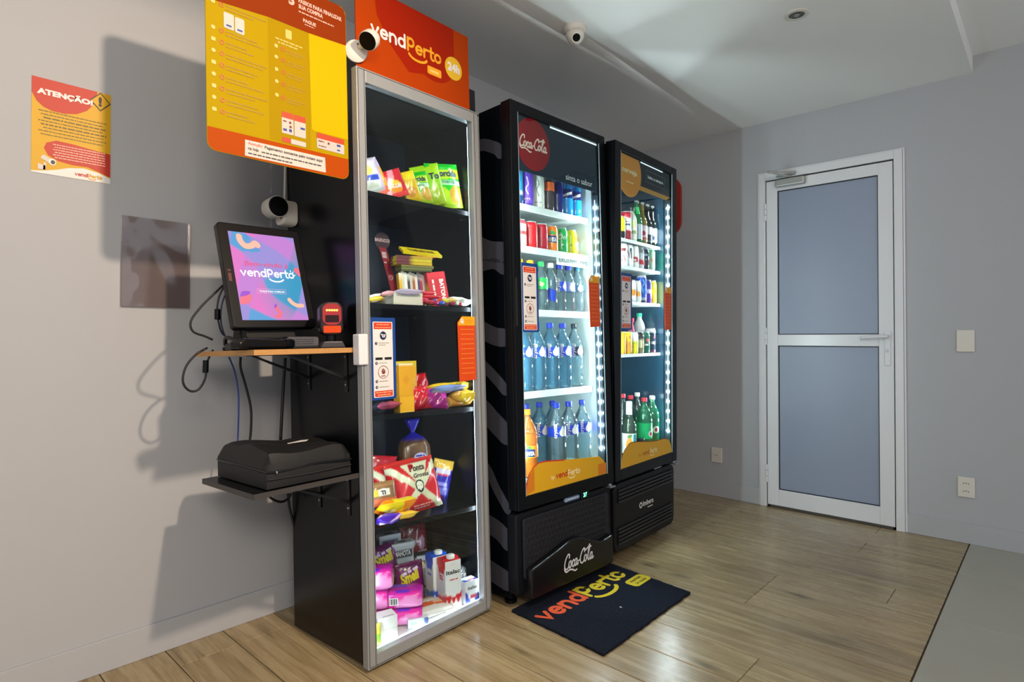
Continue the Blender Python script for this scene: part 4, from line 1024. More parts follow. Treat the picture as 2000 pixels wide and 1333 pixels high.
P2 = [(.055,.454),(.057,.478),(.076,.520),(.117,.555),(.179,.569),(.398,.545),(.511,.543),(.573,.532),(.603,.500),(.610,.470),(.611,.454)]
wv2 = wave(d2, P2, .6)
lay('dark_rim', strokes([smooth_path([(.056,.470),(.076,.520),(.117,.554),(.179,.568),(.398,.544),(.511,.542),(.573,.531)],6)],.004), mat('brick_ink'), wv2, on_front(-.0040))
A, B = logo_vp(.165,.275,.485,.30)
lay('logo_red', A, mat('logo_amber','#bb6a10',.45), wv2, on_front(-.0040)); lay('logo_pale', B, mat('wave_pale'), wv2, on_front(-.0040))
lay('by_print', text('by', h=.014, bold=.02, x=.240, y=.487), mat('logo_amber'), wv2, on_front(-.0040))
lp2 = MB().prism(rrect(.010,.050,.661,.385,.045,6),-.080,-.012,0).build('lower_panel', CHAR, f2, .008)
for z in (.350,.332,.314,.296,.165,.147,.129,.111,.093):
    MB().prism(rrect(.040,z-.006,.632,z+.006,.005,2),-.012,-.004,0).build('slat', mat('slat_black','#15161c',.4), lp2, .002)
lay('maker_lettering', text('Imbera', w=.115, h=.026, bold=.02, x=.295, y=.222), WHITEINK, lp2, on_front(-.0114))
lay('maker_mark', gadd(ring(.272,.232,.012,.007), bars(.345,.405,.207,.005,seed=2)), WHITEINK, lp2, on_front(-.0114))
MB().box(-.040,-.010,.42,.50,.389,.395).build('latch_plate', mat('hinge_steel'), f2, .001)
# door mat
M_MAT = bpy.data.materials.new('carpet_mat'); M_MAT.use_nodes = True
nt = M_MAT.node_tree; b = nt.nodes['Principled BSDF']; tc = nt.nodes.new('ShaderNodeTexCoord')
vz = nt.nodes.new('ShaderNodeTexNoise'); vz.inputs['Scale'].default_value = 260; vz.inputs['Detail'].default_value = 3
cr = nt.nodes.new('ShaderNodeValToRGB'); cr.color_ramp.elements[0].color = (*rgb('#080a11'),1); cr.color_ramp.elements[1].color = (*rgb('#262c3c'),1)
cr.color_ramp.elements[0].position = .35; cr.color_ramp.elements[1].position = .75
bp = nt.nodes.new('ShaderNodeBump'); bp.inputs['Strength'].default_value = .8; bp.inputs['Distance'].default_value = .003
nt.links.new(tc.outputs['Object'], vz.inputs['Vector']); nt.links.new(vz.outputs[0], cr.inputs[0]); nt.links.new(cr.outputs[0], b.inputs['Base Color'])
nt.links.new(vz.outputs[0], bp.inputs['Height']); nt.links.new(bp.outputs[0], b.inputs['Normal']); b.inputs['Roughness'].default_value = .95; b.inputs['Specular IOR Level'].default_value = .1
t = empty('door_mat', 'dark carpet mat with orange and yellow lettering on the floor before the coolers', 'mat', None, F_ROOM)
cor = [(1.155,-2.250),(1.148,-1.583),(.703,-1.540),(.700,-2.222)]
pts = []
rd = random.Random(5)
for i in range(4):
    a, b_ = cor[i], cor[(i+1)%4]
    for k in range(24):
        q = k/24; j = .0025*rd.uniform(-1,1) if k else 0
        x = a[0]+(b_[0]-a[0])*q; y = a[1]+(b_[1]-a[1])*q; pts.append((x+j, y+j*.6))
MB().prism(pts, .0004, .011, 2).build('carpet', M_MAT, t, .002, seg=1)
mf = lambda x, y: (.868-y, -2.205+x, .0118)
def matink(n, c): return mat(n, c, .95, noise=.18, nscale=220, bump=.5)
A, B = logo_vp(.600,0,0,.31)
mg = lambda g: gxf(g, 1, 1, 0, 0, .028)
lay('lettering_orange', mg(A), matink('mat_orange','#d2512a'), t, mf); lay('lettering_yellow', mg(B), matink('mat_yellow','#c7b21d'), t, mf)
lay('pill', mg(geo(rrect(.505,-.105,.640,-.035,.022,5))), matink('mat_yellow','#c7b21d'), t, mf)
lay('pill_print', mg(gadd(text('market',w=.085,h=.016,bold=.03,cx=.572,y=-.063), text('24 horas',w=.085,h=.014,bold=.03,cx=.572,y=-.091))), mat('mat_dark_ink','#3a3718',.95), t, lambda x, y: (.868-y,-2.205+x,.0122))
tag(lay('paper_scrap', geo([(0,0),(.012,.002),(.010,.005),(.004,.005),(.003,.010),(0,.009)]), WHITEINK, None, lambda x, y: (1.005+x, -1.915+y, .0125)), 'tiny white scrap of paper lying on the door mat', 'scrap')
# ------------------------------------------------------------------ goods in the first cooler
ORD = ['first','second','third','fourth','fifth','sixth','seventh']
WATER = clear('clear_bottle', '#dff3f9', gloss=.32, rough=.06, base=.06, body='#bfe3ee', bodyfac=.10)
WATERB = clear('blue_bottle', '#c2e6f6', gloss=.30, rough=.06, base=.06, body='#6fbfe4', bodyfac=.14)
GREENB = clear('green_bottle', '#8fdcb8', gloss=.25, rough=.05, base=.05, body='#0f8a5c', bodyfac=.40)
DKGREEN = clear('dark_green_bottle', '#0e5a44', gloss=.25, rough=.05, base=.05, body='#073a30', bodyfac=.60)
CAPB = mat('blue_cap','#1638c4',.35); CAPW = mat('white_cap','#e6e9e4',.35); CAPG = mat('green_cap','#12b454',.35); CAPR = mat('red_cap','#d22a3c',.35)
CAPY = mat('yellow_cap','#e8a818',.35); CAPT = mat('teal_cap','#1f6f8c',.35); CAPD = mat('dark_cap','#10262e',.35); CAPM = mat('mint_cap','#2bc8a0',.35); CAPO = mat('orange_cap','#ee7a10',.35)
LBL = mat('label_blue','#0b3cc0',.35); LDK = mat('label_dark','#142a3c',.35); LGR = mat('label_green','#16b450',.35)
def drop(cx, cy, h):
    w = h*.36
    return geo([(cx,cy+h*.62)]+[(cx+w*math.cos(R(a)), cy+w*.95*math.sin(R(a))-h*.04) for a in range(40,-221,-20)])
def word_up(s, h, x, y, bold=.02):
    """word running up the bottle"""
    return gxf(text(s, h=h, bold=bold), 1, 1, x, y, PI/2)
def water_words(hh, big=.05):
    return [('brand_word', word_up('crystal', .017, -.004, hh-.026, .03), WHITEINK), ('drop_emblem', drop(.024, hh, big), WHITEINK)]
def plaincan(c): c = rgb(c); return lambda u, z: c
def canbands(*b): 
    f = bands(*b); return lambda u, z: f(u, z)
T1 = 'on red-emblem cooler top shelf'
z = 1.664
tall = dict(H=.163, r=.0325)
can(F_ONE,-.122,.150,z,.0325,.163,canbands((.28,'#0e4f86'),(.36,'#e4eef0'),(1,'#2aa0d8')),'light blue tall can at the left end '+T1)
can(F_ONE,-.122,.219,z,.0325,.163,canbands((.1,'#5a3ab0'),(.2,'#7a58cc'),(1,'#6a45c4')),'purple tall can '+T1,None,[('print_mark',gadd(geo(circle(0,.035,.004),circle(.010,.035,.004),circle(-.010,.035,.004)),strokes([smooth_path([(.004,.055),(-.004,.08),(.006,.10),(.0,.13)],4)],.006)),mat('lilac_ink','#d9c8f2',.4))])
can(F_ONE,-.122,.290,z,.0325,.163,canbands((.06,'#c4ccc0'),(.92,'#dfe8da'),(1,'#c2cabc')),'white tall can with grey marks '+T1,None,[('print_mark',gadd(strokes([smooth_path([(.004,.06),(-.004,.09),(.006,.11),(-.002,.14)],4)],.005),bars(-.016,.018,.03,.004,seed=2)),mat('can_grey','#8a918c',.4))])
bottle(F_ONE,-.122,.358,z,.0325,.205,mat('tea_brown','#3c3438',.15,coat=.6),CAPO,'dark tea bottle with an orange sleeve top '+T1,None,(.095,.135,mat('tea_orange','#e46a34',.35)))
bottle(F_ONE,-.122,.425,z,.0315,.205,mat('navy_drink','#0c1a6e',.15,coat=.6),CAPB,'navy blue drink bottle '+T1)
for k, w in enumerate((.495,.562)):
    bottle(F_ONE,-.122,w,z,.032,.205,mat('isotonic_blue','#0a96e0',.12,coat=.6),CAPB,('bright blue sports drink bottle, left of two '+T1, 'bright blue sports drink bottle, right of two '+T1)[k],'bright blue sports drinks',(.085,.128,mat('label_navy','#10206c',.35)),[('label_mark',geo([(-.02,.090),(.03,.104),(.03,.118),(-.02,.100)]),WHITEINK)])
T2 = 'on red-emblem cooler second shelf'
z = 1.482; r = .0325; H = .122
can(F_ONE,-.122,.166,z,r,H,canbands((.45,'#e6b8b4'),(.62,'#d0403c'),(.8,'#eee0da'),(1,'#d83a44')),'pink and white can at the left end '+T2)
can(F_ONE,-.122,.237,z,r,H,plaincan('#e0101c'),'bright red can '+T2,None,[('script_lettering',gxf(logo_cc(.085,0,0,.36),1,1,.006,.020,PI/2),mat('can_red2','#b00c18',.3))])
can(F_ONE,-.122,.307,z,r,H,plaincan('#a80c26'),'dark red can '+T2,None,[('script_lettering',gxf(logo_cc(.085,0,0,.36),1,1,.006,.020,PI/2),mat('can_red3','#7a0a1c',.3))])
can(F_ONE,-.122,.378,z,r,H,canbands((.10,'#f0902a'),(.36,'#ee7c14'),(.42,'#f8d8b0'),(1,'#ee7c10')),'orange can with a leaf mark '+T2,None,
    [('brand_back',geo([(-.026,.046),(.028,.040),(.028,.072),(-.026,.078)]),mat('can_navy','#182f66',.35)),('brand_word',gxf(text('FANTA',w=.052,bold=.06),1,1.5,-.026,.050,-.06),WHITEINK),('leaf_mark',geo([(-.012,.080),(.002,.100),(.016,.090),(.022,.078)]),mat('leaf_green','#1d9a4a',.4))])
can(F_ONE,-.122,.449,z,r,H,plaincan('#0c9a4a'),'green can with white lettering '+T2,None,[('brand_word',text('Del',h=.022,bold=.0,shear=.25,cx=.002,y=.066),WHITEINK),('dot',geo(circle(.004,.040,.004)),WHITEINK)])
can(F_ONE,-.122,.519,z,r,H,canbands((.3,'#d8c40a'),(1,'#e6d60e')),'yellow can '+T2,None,[('print_mark',geo(circle(0,.045,.006)),mat('can_ochre','#b49a08',.4))])
bottle(F_ONE,-.150,.584,z,.020,.115,mat('juice_orange','#f09a28',.3),CAPO,'little orange and white juice bottle at the right end '+T2,None,(.035,.075,mat('juice_white','#e2ecee',.35)))
T3 = 'on red-emblem cooler third shelf'
z = 1.209; H = .226; r = .0312
B3 = lambda k, w, capm, mt, lb, **kw: bottle(F_ONE,-.13,w,z,r,H,mt,capm,lb+' '+T3,None,**kw)
B3(0,.172,CAPY,clear('amber_bottle','#f0c060',gloss=.25,base=.05,body='#e09a20',bodyfac=.5),'yellow-capped bottle behind the blue notice')
B3(1,.240,CAPY,clear('amber_bottle'),'second yellow-capped bottle behind the blue notice')
B3(2,.310,CAPG,WATER,'green-capped clear bottle with a green label',lab=(.100,.150,LGR),words=[('brand_word',text('Sp',h=.018,bold=.04,cx=0,y=.116),mat('lime_ink','#cfe88a',.4))])
b = B3(3,.376,CAPW,WATER,'white-capped clear bottle with a slanting blue label',words=())
lay('blue_patch', sliced(geo([(-.012,.055),(.014,.044),(.020,.058),(.020,.098),(-.020,.112),(-.020,.075)])), LBL, b, on_cyl(r+.001,FACE))
B3(4,.441,CAPB,WATER,'blue-capped water bottle next to the white-capped one',lab=(.100,.142,LBL),words=water_words(.120,.034))
B3(5,.506,CAPB,WATER,'blue-capped water bottle second from the right',lab=(.100,.142,mat('label_white_blue','#8aa2cc',.35)),words=[('drop_emblem',drop(.012,.118,.034),WHITEINK)])
B3(6,.574,CAPT,WATER,'dark-capped water bottle at the right end',lab=(.108,.134,CAPT),words=[('drop_emblem',drop(.012,.118,.040),WHITEINK)])
T4 = 'on red-emblem cooler fourth shelf'
z = .856; r = .0425; H = .303
w4 = (.190,.276,.370,.459,.548)
for k, w in enumerate(w4):
    dk = k == 4
    bottle(F_ONE,-.135,w,z,r,H,WATER if dk else WATERB,CAPD if dk else CAPB,
        ('dark-capped clear water bottle at the right end ' if dk else '%s large blue-capped water bottle from the left ' % ORD[k])+T4,'large water bottles on the fourth shelf',(.150,.192,LDK if dk else LBL),water_words(.170,.048),name='water_bottle')
T5 = 'on red-emblem cooler bottom shelf'
z = .499; H = .296
spots = [(-.100,.166,'fanta'),(-.195,.262,0),(-.195,.352,1),(-.195,.446,2),(-.105,.366,3),(-.105,.456,4),(-.102,.553,5)]
for d, w, k in spots:
    if k == 'fanta':
        bottle(F_ONE,d,w,z,.044,.285,clear('soda_bottle','#f6d2a8',gloss=.25,base=.06,body='#f0a040',bodyfac=.25),CAPO,'large orange soda bottle at the left end '+T5,None,(.085,.135,mat('soda_label','#f09a1a',.35)),
            [('brand_back',geo([(-.024,.092),(.030,.088),(.030,.120),(-.024,.124)]),mat('can_navy')),('brand_word',gxf(text('FANTA',w=.050,bold=.06),1,1.4,-.022,.096),WHITEINK),('leaf_mark',geo([(-.012,.124),(.004,.134),(.022,.124)]),mat('leaf_green'))],liquid=(mat('orange_soda','#f38a0c',.2,coat=.4),.66))
    else:
        bottle(F_ONE,d,w,z,r,H,WATERB if k in (0,1,2) else WATER,CAPB,(('back-row blue-capped water bottle, %s from the left '%ORD[k]) if k < 3 else ('front-row blue-capped water bottle, %s from the left '%ORD[k-3]))+T5,'large water bottles on the bottom shelf',(.148,.190,LBL),water_words(.168,.048),name='water_bottle')

# ------------------------------------------------------------------ goods in the second cooler
U1 = 'on corner cooler top shelf'
z = 1.601; H = .122; r = .0295
can(F_TWO,-.118,.243,z,r,.122,canbands((.35,'#15151a'),(1,'#ecd21a')),'yellow and black can at the left end '+U1)
can(F_TWO,-.118,.306,z,r,.157,canbands((.12,'#a3182a'),(.32,'#b0283a'),(.75,'#e6e2e2'),(1,'#c02838')),'red and white tall can '+U1,None,[('slanted_band',geo([(-.025,.03),(.028,.018),(.028,.045),(-.025,.06)]),mat('can_wine','#8e1424',.35)),('print_mark',gadd(bars(-.014,.016,.085,.010,seed=2),bars(-.010,.010,.10,.006,seed=3)),mat('can_slate','#4a5a78',.4))])
def longneck(F, d, w, h, glass, lab, label, word=None, H=.238, r=.0295, foil=None, group='long-neck beer bottles'):
    P = [(r*.8,0),(r,.006),(r,H*.50),(r*.96,H*.56),(r*.72,H*.64),(r*.47,H*.72),(.0125,H*.84),(.0115,H*.955)]
    rt = bottle(F,d,w,h,r,H,glass,None,label,group,(H*.10,H*.44,lab),word or [],prof=P,name='beer_bottle')
    MB().lathe([(.0142,H*.95),(.0142,H*.985),(.012,H)],16).build('crown_cap', mat('crown_silver','#c9ccd0',.25,metal=.8), rt)
    if foil: MB().lathe([(.0190,H*.68),(.0134,H*.80),(.0134,H*.84)],16,caps=False).build('neck_label', foil, rt)
    return rt
GLG = mat('glass_green','#0f6a34',.08,coat=.6); GLB = mat('glass_brown','#2d1d12',.08,coat=.6); GLD = mat('glass_dark','#0e1512',.08,coat=.6)
LW_ = mat('label_white','#d8d9dc',.4)
bottle(F_TWO,-.118,.366,z,.0285,.190,mat('white_green_print','#dde4cf',.3),CAPD,'white and green bottle with a dark cap '+U1,None,(.045,.062,mat('olive_label','#8d9a5a',.4)),[('print_mark',geo(rrect(-.012,.080,.014,.110)),mat('lime_ink'))])
longneck(F_TWO,-.118,.424,z,GLG,mat('label_silver','#a9b6bc',.35),'green long-neck beer bottle '+U1,foil=mat('foil_green','#28c060',.35))
longneck(F_TWO,-.118,.482,z,mat('glass_amber','#7a6a24',.1,coat=.6),mat('label_cream_red','#c9b8c2',.4),'amber long-neck beer bottle with a red mark '+U1,[('emblem',geo(circle(0,.062,.013)),mat('label_red','#b02038',.4)),('label_band',geo(rrect(-.025,.026,.03,.040)),mat('label_rust','#b05a2a',.4))])
longneck(F_TWO,-.118,.540,z,GLD,LW_,'dark white-labelled beer bottle, left of two '+U1,[('label_band',geo(rrect(-.03,.026,.034,.062)),mat('label_ink','#1c2028',.4))])
longneck(F_TWO,-.118,.598,z,GLD,LW_,'dark white-labelled beer bottle, right of two '+U1,[('label_band',geo(rrect(-.03,.040,.034,.060)),mat('label_ink2','#5a5f86',.4))])
U2 = 'on corner cooler second shelf'
z = 1.461; r = .0285
for w, ink, lb, wd in ((.262,canbands((1,'#e2e0dc')),'white can at the left end',[('print_mark',gadd(geo(rrect(-.012,.080,.012,.096)),strokes([[(-.01,.03),(0,.06),(.01,.03)]],.005)),mat('can_maroon','#7a2a2c',.4))]),
    (.322,canbands((1,'#dcdde0')),'white can with black strokes',[('print_mark',strokes([[(-.012,.10),(.0,.05),(.006,.10)],[(.010,.10),(.012,.05)]],.006),BLACKINK)]),
    (.381,canbands((.3,'#dededb'),(.55,'#a8182c'),(1,'#e2e0dc')),'white can with a dark red band',[('print_mark',bars(-.012,.014,.045,.010,seed=3),WHITEINK)]),
    (.440,canbands((.2,'#c4c9cc'),(.45,'#b8202c'),(.75,'#aab4b8'),(1,'#6a6f70')),'grey and red can',[]),
    (.503,canbands((.2,'#18243c'),(.4,'#4a2034'),(1,'#1a2340')),'navy blue can',[('print_mark',gadd(bars(-.012,.016,.085,.012,seed=4),geo(circle(.002,.060,.004))),mat('can_silver','#9fb0bc',.4))]),
    (.570,canbands((.14,'#d2ead8'),(1,'#12a648')),'green beer can at the right end',[('emblem',geo(circle(.008,.062,.012)),mat('can_salmon','#d88a78',.4)),('pale_band',geo(rrect(-.004,.020,.030,.112)),mat('can_mint','#a8dcb4',.4))])):
    can(F_TWO,-.115,w,z,r,H,ink,lb+' '+U2,None,wd)
U3 = 'on corner cooler third shelf'
z = 1.277; r = .0275
for w, HH, ink, lb, wd in ((.290,.122,canbands((1,'#d8d2c4')),'pale can behind the blue notice',[]),
    (.352,.122,canbands((.3,'#e6e6e2'),(.6,'#e08a28'),(1,'#e4e4de')),'white and orange can beside the blue notice',[]),
    (.411,.122,canbands((.25,'#e2e4e4'),(.5,'#e09430'),(1,'#dfe0da')),'white can with an orange band',[]),
    (.472,.157,canbands((.12,'#20283c'),(.18,'#b8c4d0'),(.45,'#0f55c8'),(.52,'#2c7ae0'),(.92,'#1846b8'),(1,'#cfd4da')),'tall blue can',[('print_mark',strokes([smooth_path([(.0,.06),(-.006,.09),(.008,.11),(.0,.13)],4)],.005),mat('can_sky','#7ac0ee',.4))]),
    (.534,.135,canbands((.42,'#4a28a8'),(.62,'#e2dce8'),(1,'#3a3a9a')),'purple and white can',[]),
    (.592,.135,canbands((1,'#e8d41a')),'yellow can at the right end',[])):
    can(F_TWO,-.115,w,z,r,HH,ink,lb+' '+U3,None,wd)
U4 = 'on corner cooler fourth shelf'
z = 1.001; r = .0290
for w, HH, ink, lb, wd in ((.243,.122,canbands((1,'#e0a01c')),'amber can behind the frame at the left end',[]),
    (.305,.122,canbands((.4,'#e6a010'),(1,'#f0c414')),'yellow and orange can',[('print_mark',gadd(geo(rrect(-.004,.02,.020,.07)),geo(circle(.012,.09,.010))),mat('can_orange_mark','#e8862a',.4))]),
    (.375,.122,canbands((.62,'#e6d60c'),(.8,'#dfe4e6'),(1,'#d8dde0')),'yellow can with a white top',[('print_mark',gadd(bars(-.012,.016,.06,.010,seed=2),bars(-.010,.014,.04,.008,seed=3)),mat('can_lime','#a8c020',.4))]),
    (.440,.122,canbands((.25,'#8a7c5a'),(.7,'#a89a72'),(1,'#28282c')),'dark can with a beige label',[('print_mark',geo(rrect(-.012,.035,.012,.075)),mat('can_cream','#cfc69e',.4))]),
    (.509,.124,canbands((1,'#0a6a54')),'dark green can with a red dot',[('emblem',geo(circle(.010,.074,.010)),mat('can_red_dot','#e0525a',.4)),('print_mark',bars(-.010,.012,.050,.010,seed=5),WHITEINK)]),
    (.580,.142,canbands((.12,'#7a3a50'),(.85,'#1c2c44'),(1,'#c9d2d6')),'dark blue can at the right end',[('emblem',geo(circle(.012,.090,.005)),mat('can_red_dot')),('print_mark',bars(-.006,.014,.060,.014,seed=6),WHITEINK)])):
    can(F_TWO,-.115,w,z,r,HH,ink,lb+' '+U4,None,wd)
bottle(F_TWO,-.182,.572,z,.0335,.228,clear('coconut_bottle','#e8eef0',gloss=.25,base=.06,body='#dfe6e6',bodyfac=.6),CAPM,'clear bottle with a mint green cap standing behind the cans '+U4,None)
bottle(F_TWO,-.176,.470,z,.0180,.198,mat('pink_drink','#c9607a',.25),CAPR,'slim pink bottle behind the cans beside the blue notice '+U4,None)
U5 = 'on corner cooler bottom shelf'
z = .453
bottle(F_TWO,-.205,.425,z,.040,.325,DKGREEN,CAPR,'dark green red-capped bottle, left of two behind the wine '+U5,'large soda bottles in the corner cooler',caph=.020)
bottle(F_TWO,-.205,.512,z,.040,.310,DKGREEN,CAPR,'dark green red-capped bottle, right of two behind the wine '+U5,'large soda bottles in the corner cooler',caph=.020)
bottle(F_TWO,-.205,.590,z,.038,.320,DKGREEN,CAPW,'dark green white-capped bottle in the back row '+U5,'large soda bottles in the corner cooler',caph=.020)
b = bottle(F_TWO,-.108,.492,z,.0425,.305,GREENB,CAPR,'big green soda bottle with a red cap and green label '+U5,None,(.085,.170,mat('label_leaf_green','#0fae66',.35)),[('emblem',geo(circle(.026,.112,.018)),WHITEINK),('emblem_core',geo(circle(.027,.112,.010)),mat('label_red')),],caph=.020)
b = bottle(F_TWO,-.105,.578,z,.0400,.310,GREENB,CAPW,'green soda bottle with a white cap at the right end '+U5,None,None,caph=.020)
lay('round_label', sliced(geo(circle(.010,.125,.020))), WHITEINK, b, on_cyl(.0412,FACE)); lay('label_core', sliced(geo(circle(.010,.125,.011))), mat('label_red'), b, on_cyl(.0418,FACE))
P = [(.028,0),(.036,.005),(.037,.15),(.036,.178),(.028,.200),(.018,.216),(.0145,.235),(.0140,.292)]
b = bottle(F_TWO,-.104,.316,z,.037,.300,clear('wine_glass','#a8c2b0',gloss=.3,base=.06,body='#44624a',bodyfac=.35),None,'clear wine bottle with a white neck and flowered label '+U5,None,(.030,.135,mat('label_cream','#d9dcd2',.4)),
    [('flower_print',gadd(blob([(-.03,.07),(-.01,.06),(.005,.085),(-.004,.115),(-.022,.105)]),blob([(-.032,.04),(-.016,.038),(-.012,.055),(-.026,.062)])),mat('flower_orange','#e69030',.4)),('teal_print',geo(rrect(.012,.035,.034,.13)),mat('flower_teal','#2aa4b8',.4)),('leaf_print',blob([(-.024,.115),(-.006,.112),(.004,.128),(-.014,.13)]),mat('flower_green','#5a8a4a',.4))],prof=P)
MB().lathe([(.0160,.232),(.0165,.296),(.014,.300)],18).build('neck_wrap', mat('wrap_white','#d4d2d6',.4), b)
bottle(F_TWO,-.085,.418,z,.0175,.095,mat('small_dark','#0a2a28',.15,coat=.5),CAPD,'small dark bottle with a white label in front '+U5,None,(.012,.040,LW_))
# ------------------------------------------------------------------ goods in the snack cabinet
def hs(k, w): z, t = SHELVES[k]; return z + t*(w-.291) + .001
def ink_of(base, *shapes):
    base = rgb(base); shapes = [(t, rgb(c)) for t, c in shapes]
    def f(u, w):
        c = base
        for t, k in shapes:
            if t(u, w): c = k
        return c
    return f
def disc(cx, cy, rx, ry): return lambda u, w: ((u-cx)/rx)**2+((w-cy)/ry)**2 < 1
def below(y, slope=0.0): return lambda u, w: w < y+slope*(u-.5)
def above(y, slope=0.0): return lambda u, w: w > y+slope*(u-.5)
def rect(a, b, c, d): return lambda u, w: a < u < b and c < w < d
S1 = 'on cabinet top shelf'
z = 1.595
pouch('snack_bag',F_CAB,(-.13,.150,z+.012),(.30,-.10,-.35),.115,.135,.055,ink_of('#dcd9dd',(above(.62),'#c9c2cc'),(disc(.40,.62,.28,.16),'#e2c862'),(rect(.15,.85,.34,.50),'#2f48b0'),(below(.30),'#d6dad8'),(disc(.45,.2,.3,.08),'#b6bcae'),(lambda u,w:u>.82,'#cfc0e0')),'white and blue snack bag at the left end '+S1,'snack',seed=1)
pouch('snack_bag',F_CAB,(-.115,.200,z+.014),(.46,-.08,-.3),.060,.135,.018,ink_of('#e8a23a',(above(.8),'#c9b8e0'),(below(.25),'#e46a5a'),(rect(.3,.8,.4,.7),'#f0c878')),'slim orange packet leaning left of the red packet '+S1,'snack',seed=4)
pouch('snack_bag',F_CAB,(-.105,.245,z+.012),(.38,-.05,-.3),.098,.105,.020,ink_of('#c8182a',(lambda u,w: .25<u-.3*w+.1<.5,'#e88a96'),(disc(.52,.42,.30,.20),'#f2b818'),(disc(.58,.30,.24,.14),'#ee8a1c'),(below(.16),'#e23a3a'),(rect(.1,.3,.0,.3),'#eeb0b0')),'red packet with a yellow flash '+S1,'snack',seed=2,words=[('brand_word',gxf(text('CLUB',w=.05,bold=.05),1,1,-.022,.040,-.15),WHITEINK)])
pouch('chip_bag',F_CAB,(-.145,.290,z+.004),(.28,-.05,-.3),.070,.118,.02,ink_of('#5a9a2a',(above(.7),'#86c048')),'small green packet behind the red one '+S1,'snack',seed=3)
pouch('chip_bag',F_CAB,(-.110,.322,z+.010),(.30,-.05,-.5),.075,.120,.030,ink_of('#d8b410',(above(.72),'#ecd416'),(disc(.55,.3,.3,.18),'#c98a1a'),(lambda u,w:u<.18,'#8a8a1a')),'yellow packet between the red and green ones '+S1,'snack',seed=5)
TG = ink_of('#12b822',(lambda u,w: .62<w-.06*(u-.5)<.84 and u>.12,'#b4e016'),(lambda u,w: .48<w<.60 and u>.18,'#bfe8c4'),(lambda u,w: w<.46-.5*abs(u-.38),'#a8cc18'),(disc(.82,.28,.24,.20),'#c99a2e'),(disc(.82,.28,.12,.10),'#d8b048'),(lambda u,w: w<.08,'#9cc41c'))
GW = lambda W_, H_: [('brand_word',gxf(text('Torcida',w=W_*.66,bold=.04,shear=.1),1,1.25,-W_*.28,H_*.68),mat('word_navy','#1c2a4a',.4)),('flavour_word',gxf(text('pimenta',w=W_*.50,bold=.02),1,1,-W_*.22,H_*.52),mat('word_green','#2a8a5a',.4))]
pouch('chip_bag',F_CAB,(-.125,.372,z+.010),(.22,-.06,-.5),.105,.130,.035,TG,'smaller green chip bag left of the lime bag '+S1,'snack','green chip bags',GW(.105,.130),seed=6,n=32)
pouch('chip_bag',F_CAB,(-.118,.425,z+.010),(.20,-.06,-.75),.115,.172,.040,ink_of('#8cd00e',(above(.72),'#a6e014'),(below(.4),'#9cbc1e'),(rect(.2,.36,.1,.6),'#b4dc4a')),'lime green chip bag behind the large front bag '+S1,'snack','green chip bags',[('brand_word',gxf(text('To',h=.024,bold=.04),1,1,.012,.105),mat('word_navy'))],seed=7,n=30)
pouch('chip_bag',F_CAB,(-.100,.488,z+.010),(.10,-.10,-.28),.148,.185,.045,TG,'large bright green chip bag standing in front at the right '+S1,'snack','green chip bags',GW(.148,.185),seed=8,n=40)

S2 = 'on cabinet second shelf'
z = 1.203
t = empty('display_strip','dark red hanging strip with a round printed top '+S2,'display', None, at(F_CAB,-.20,.300,z))
WIN = mat('wine_card','#7c1f2c',.45)
def strip(y, zz): b = .030*((zz-.06)/.2)**2 if zz > .06 else 0; return (-.02-.02*(zz/.24), y-.030+.0-(.040*(zz/.24)) +.02*(1-zz/.24)*0, zz)
sv = []; sf = []
for k in range(13):
    zz = .005+.235*k/12; x = -.05*(k/12)**1.5; yc = .010-.034*(k/12)**.7
    for s in (-1,1): sv += [(x,yc+s*.017,zz),(x-.0015,yc+s*.017,zz)]
for k in range(12):
    a = 4*k; sf += [(a,a+2,a+6,a+4),(a+1,a+5,a+7,a+3),(a,a+4,a+5,a+1),(a+2,a+3,a+7,a+6)]
MB().add(sv,sf).build('strip', WIN, t, smooth=False)
MB().prism([(-.024+x,.265+y_) for x,y_ in circle(0,0,.036,.034)], -.0515, -.050, 0).build('round_top', mat('wine_dark','#2c1018',.5), t)
lay('top_lettering', text('BAUDUCCO',w=.070,h=.012,bold=.04,cx=-.024,y=.262), mat('pale_pink_ink','#b89a9c',.5), t, on_front(-.0493))
lay('strip_print', gadd(bars(-.034,-.014,.215,.012,seed=2),bars(-.034,-.014,.202,.012,seed=3),bars(-.032,-.014,.178,.006,seed=4),gxf(ring(0,0,.009,.002),1,1,-.012,.118),strokes([[(-.016,.122),(-.006,.115)]],.002)), mat('pale_pink_ink'), t, lambda x,y: (-.05*max(0,(y-.005)/.235)**1.5+.0012, x, y))
# standing bars
cols = ['#d8a81c','#c9c4b4','#e2e4e6','#3a2a24','#c8c0b8','#a8562a','#e2ded0','#4a2a78','#b81e2a','#e0dcd8','#8aa0c0']
nm = ['golden','cream','white','dark brown','pale grey','rust brown','ivory','purple','crimson','off-white','grey blue']
for k, c in enumerate(cols):
    carton('snack_bar',F_CAB,(-.175,.305+.0128*k,z),(.06,-.03,-.35),.030,.0118,.132+.004*((k*5)%3),{'front':bands((.1,c),(.9,c),(1,'#e8e4da')),'side':plain(c)},nm[k]+' slim snack bar standing upright in the row '+S2,'snack','upright snack bars behind the tray',n=4,body='wrapper')
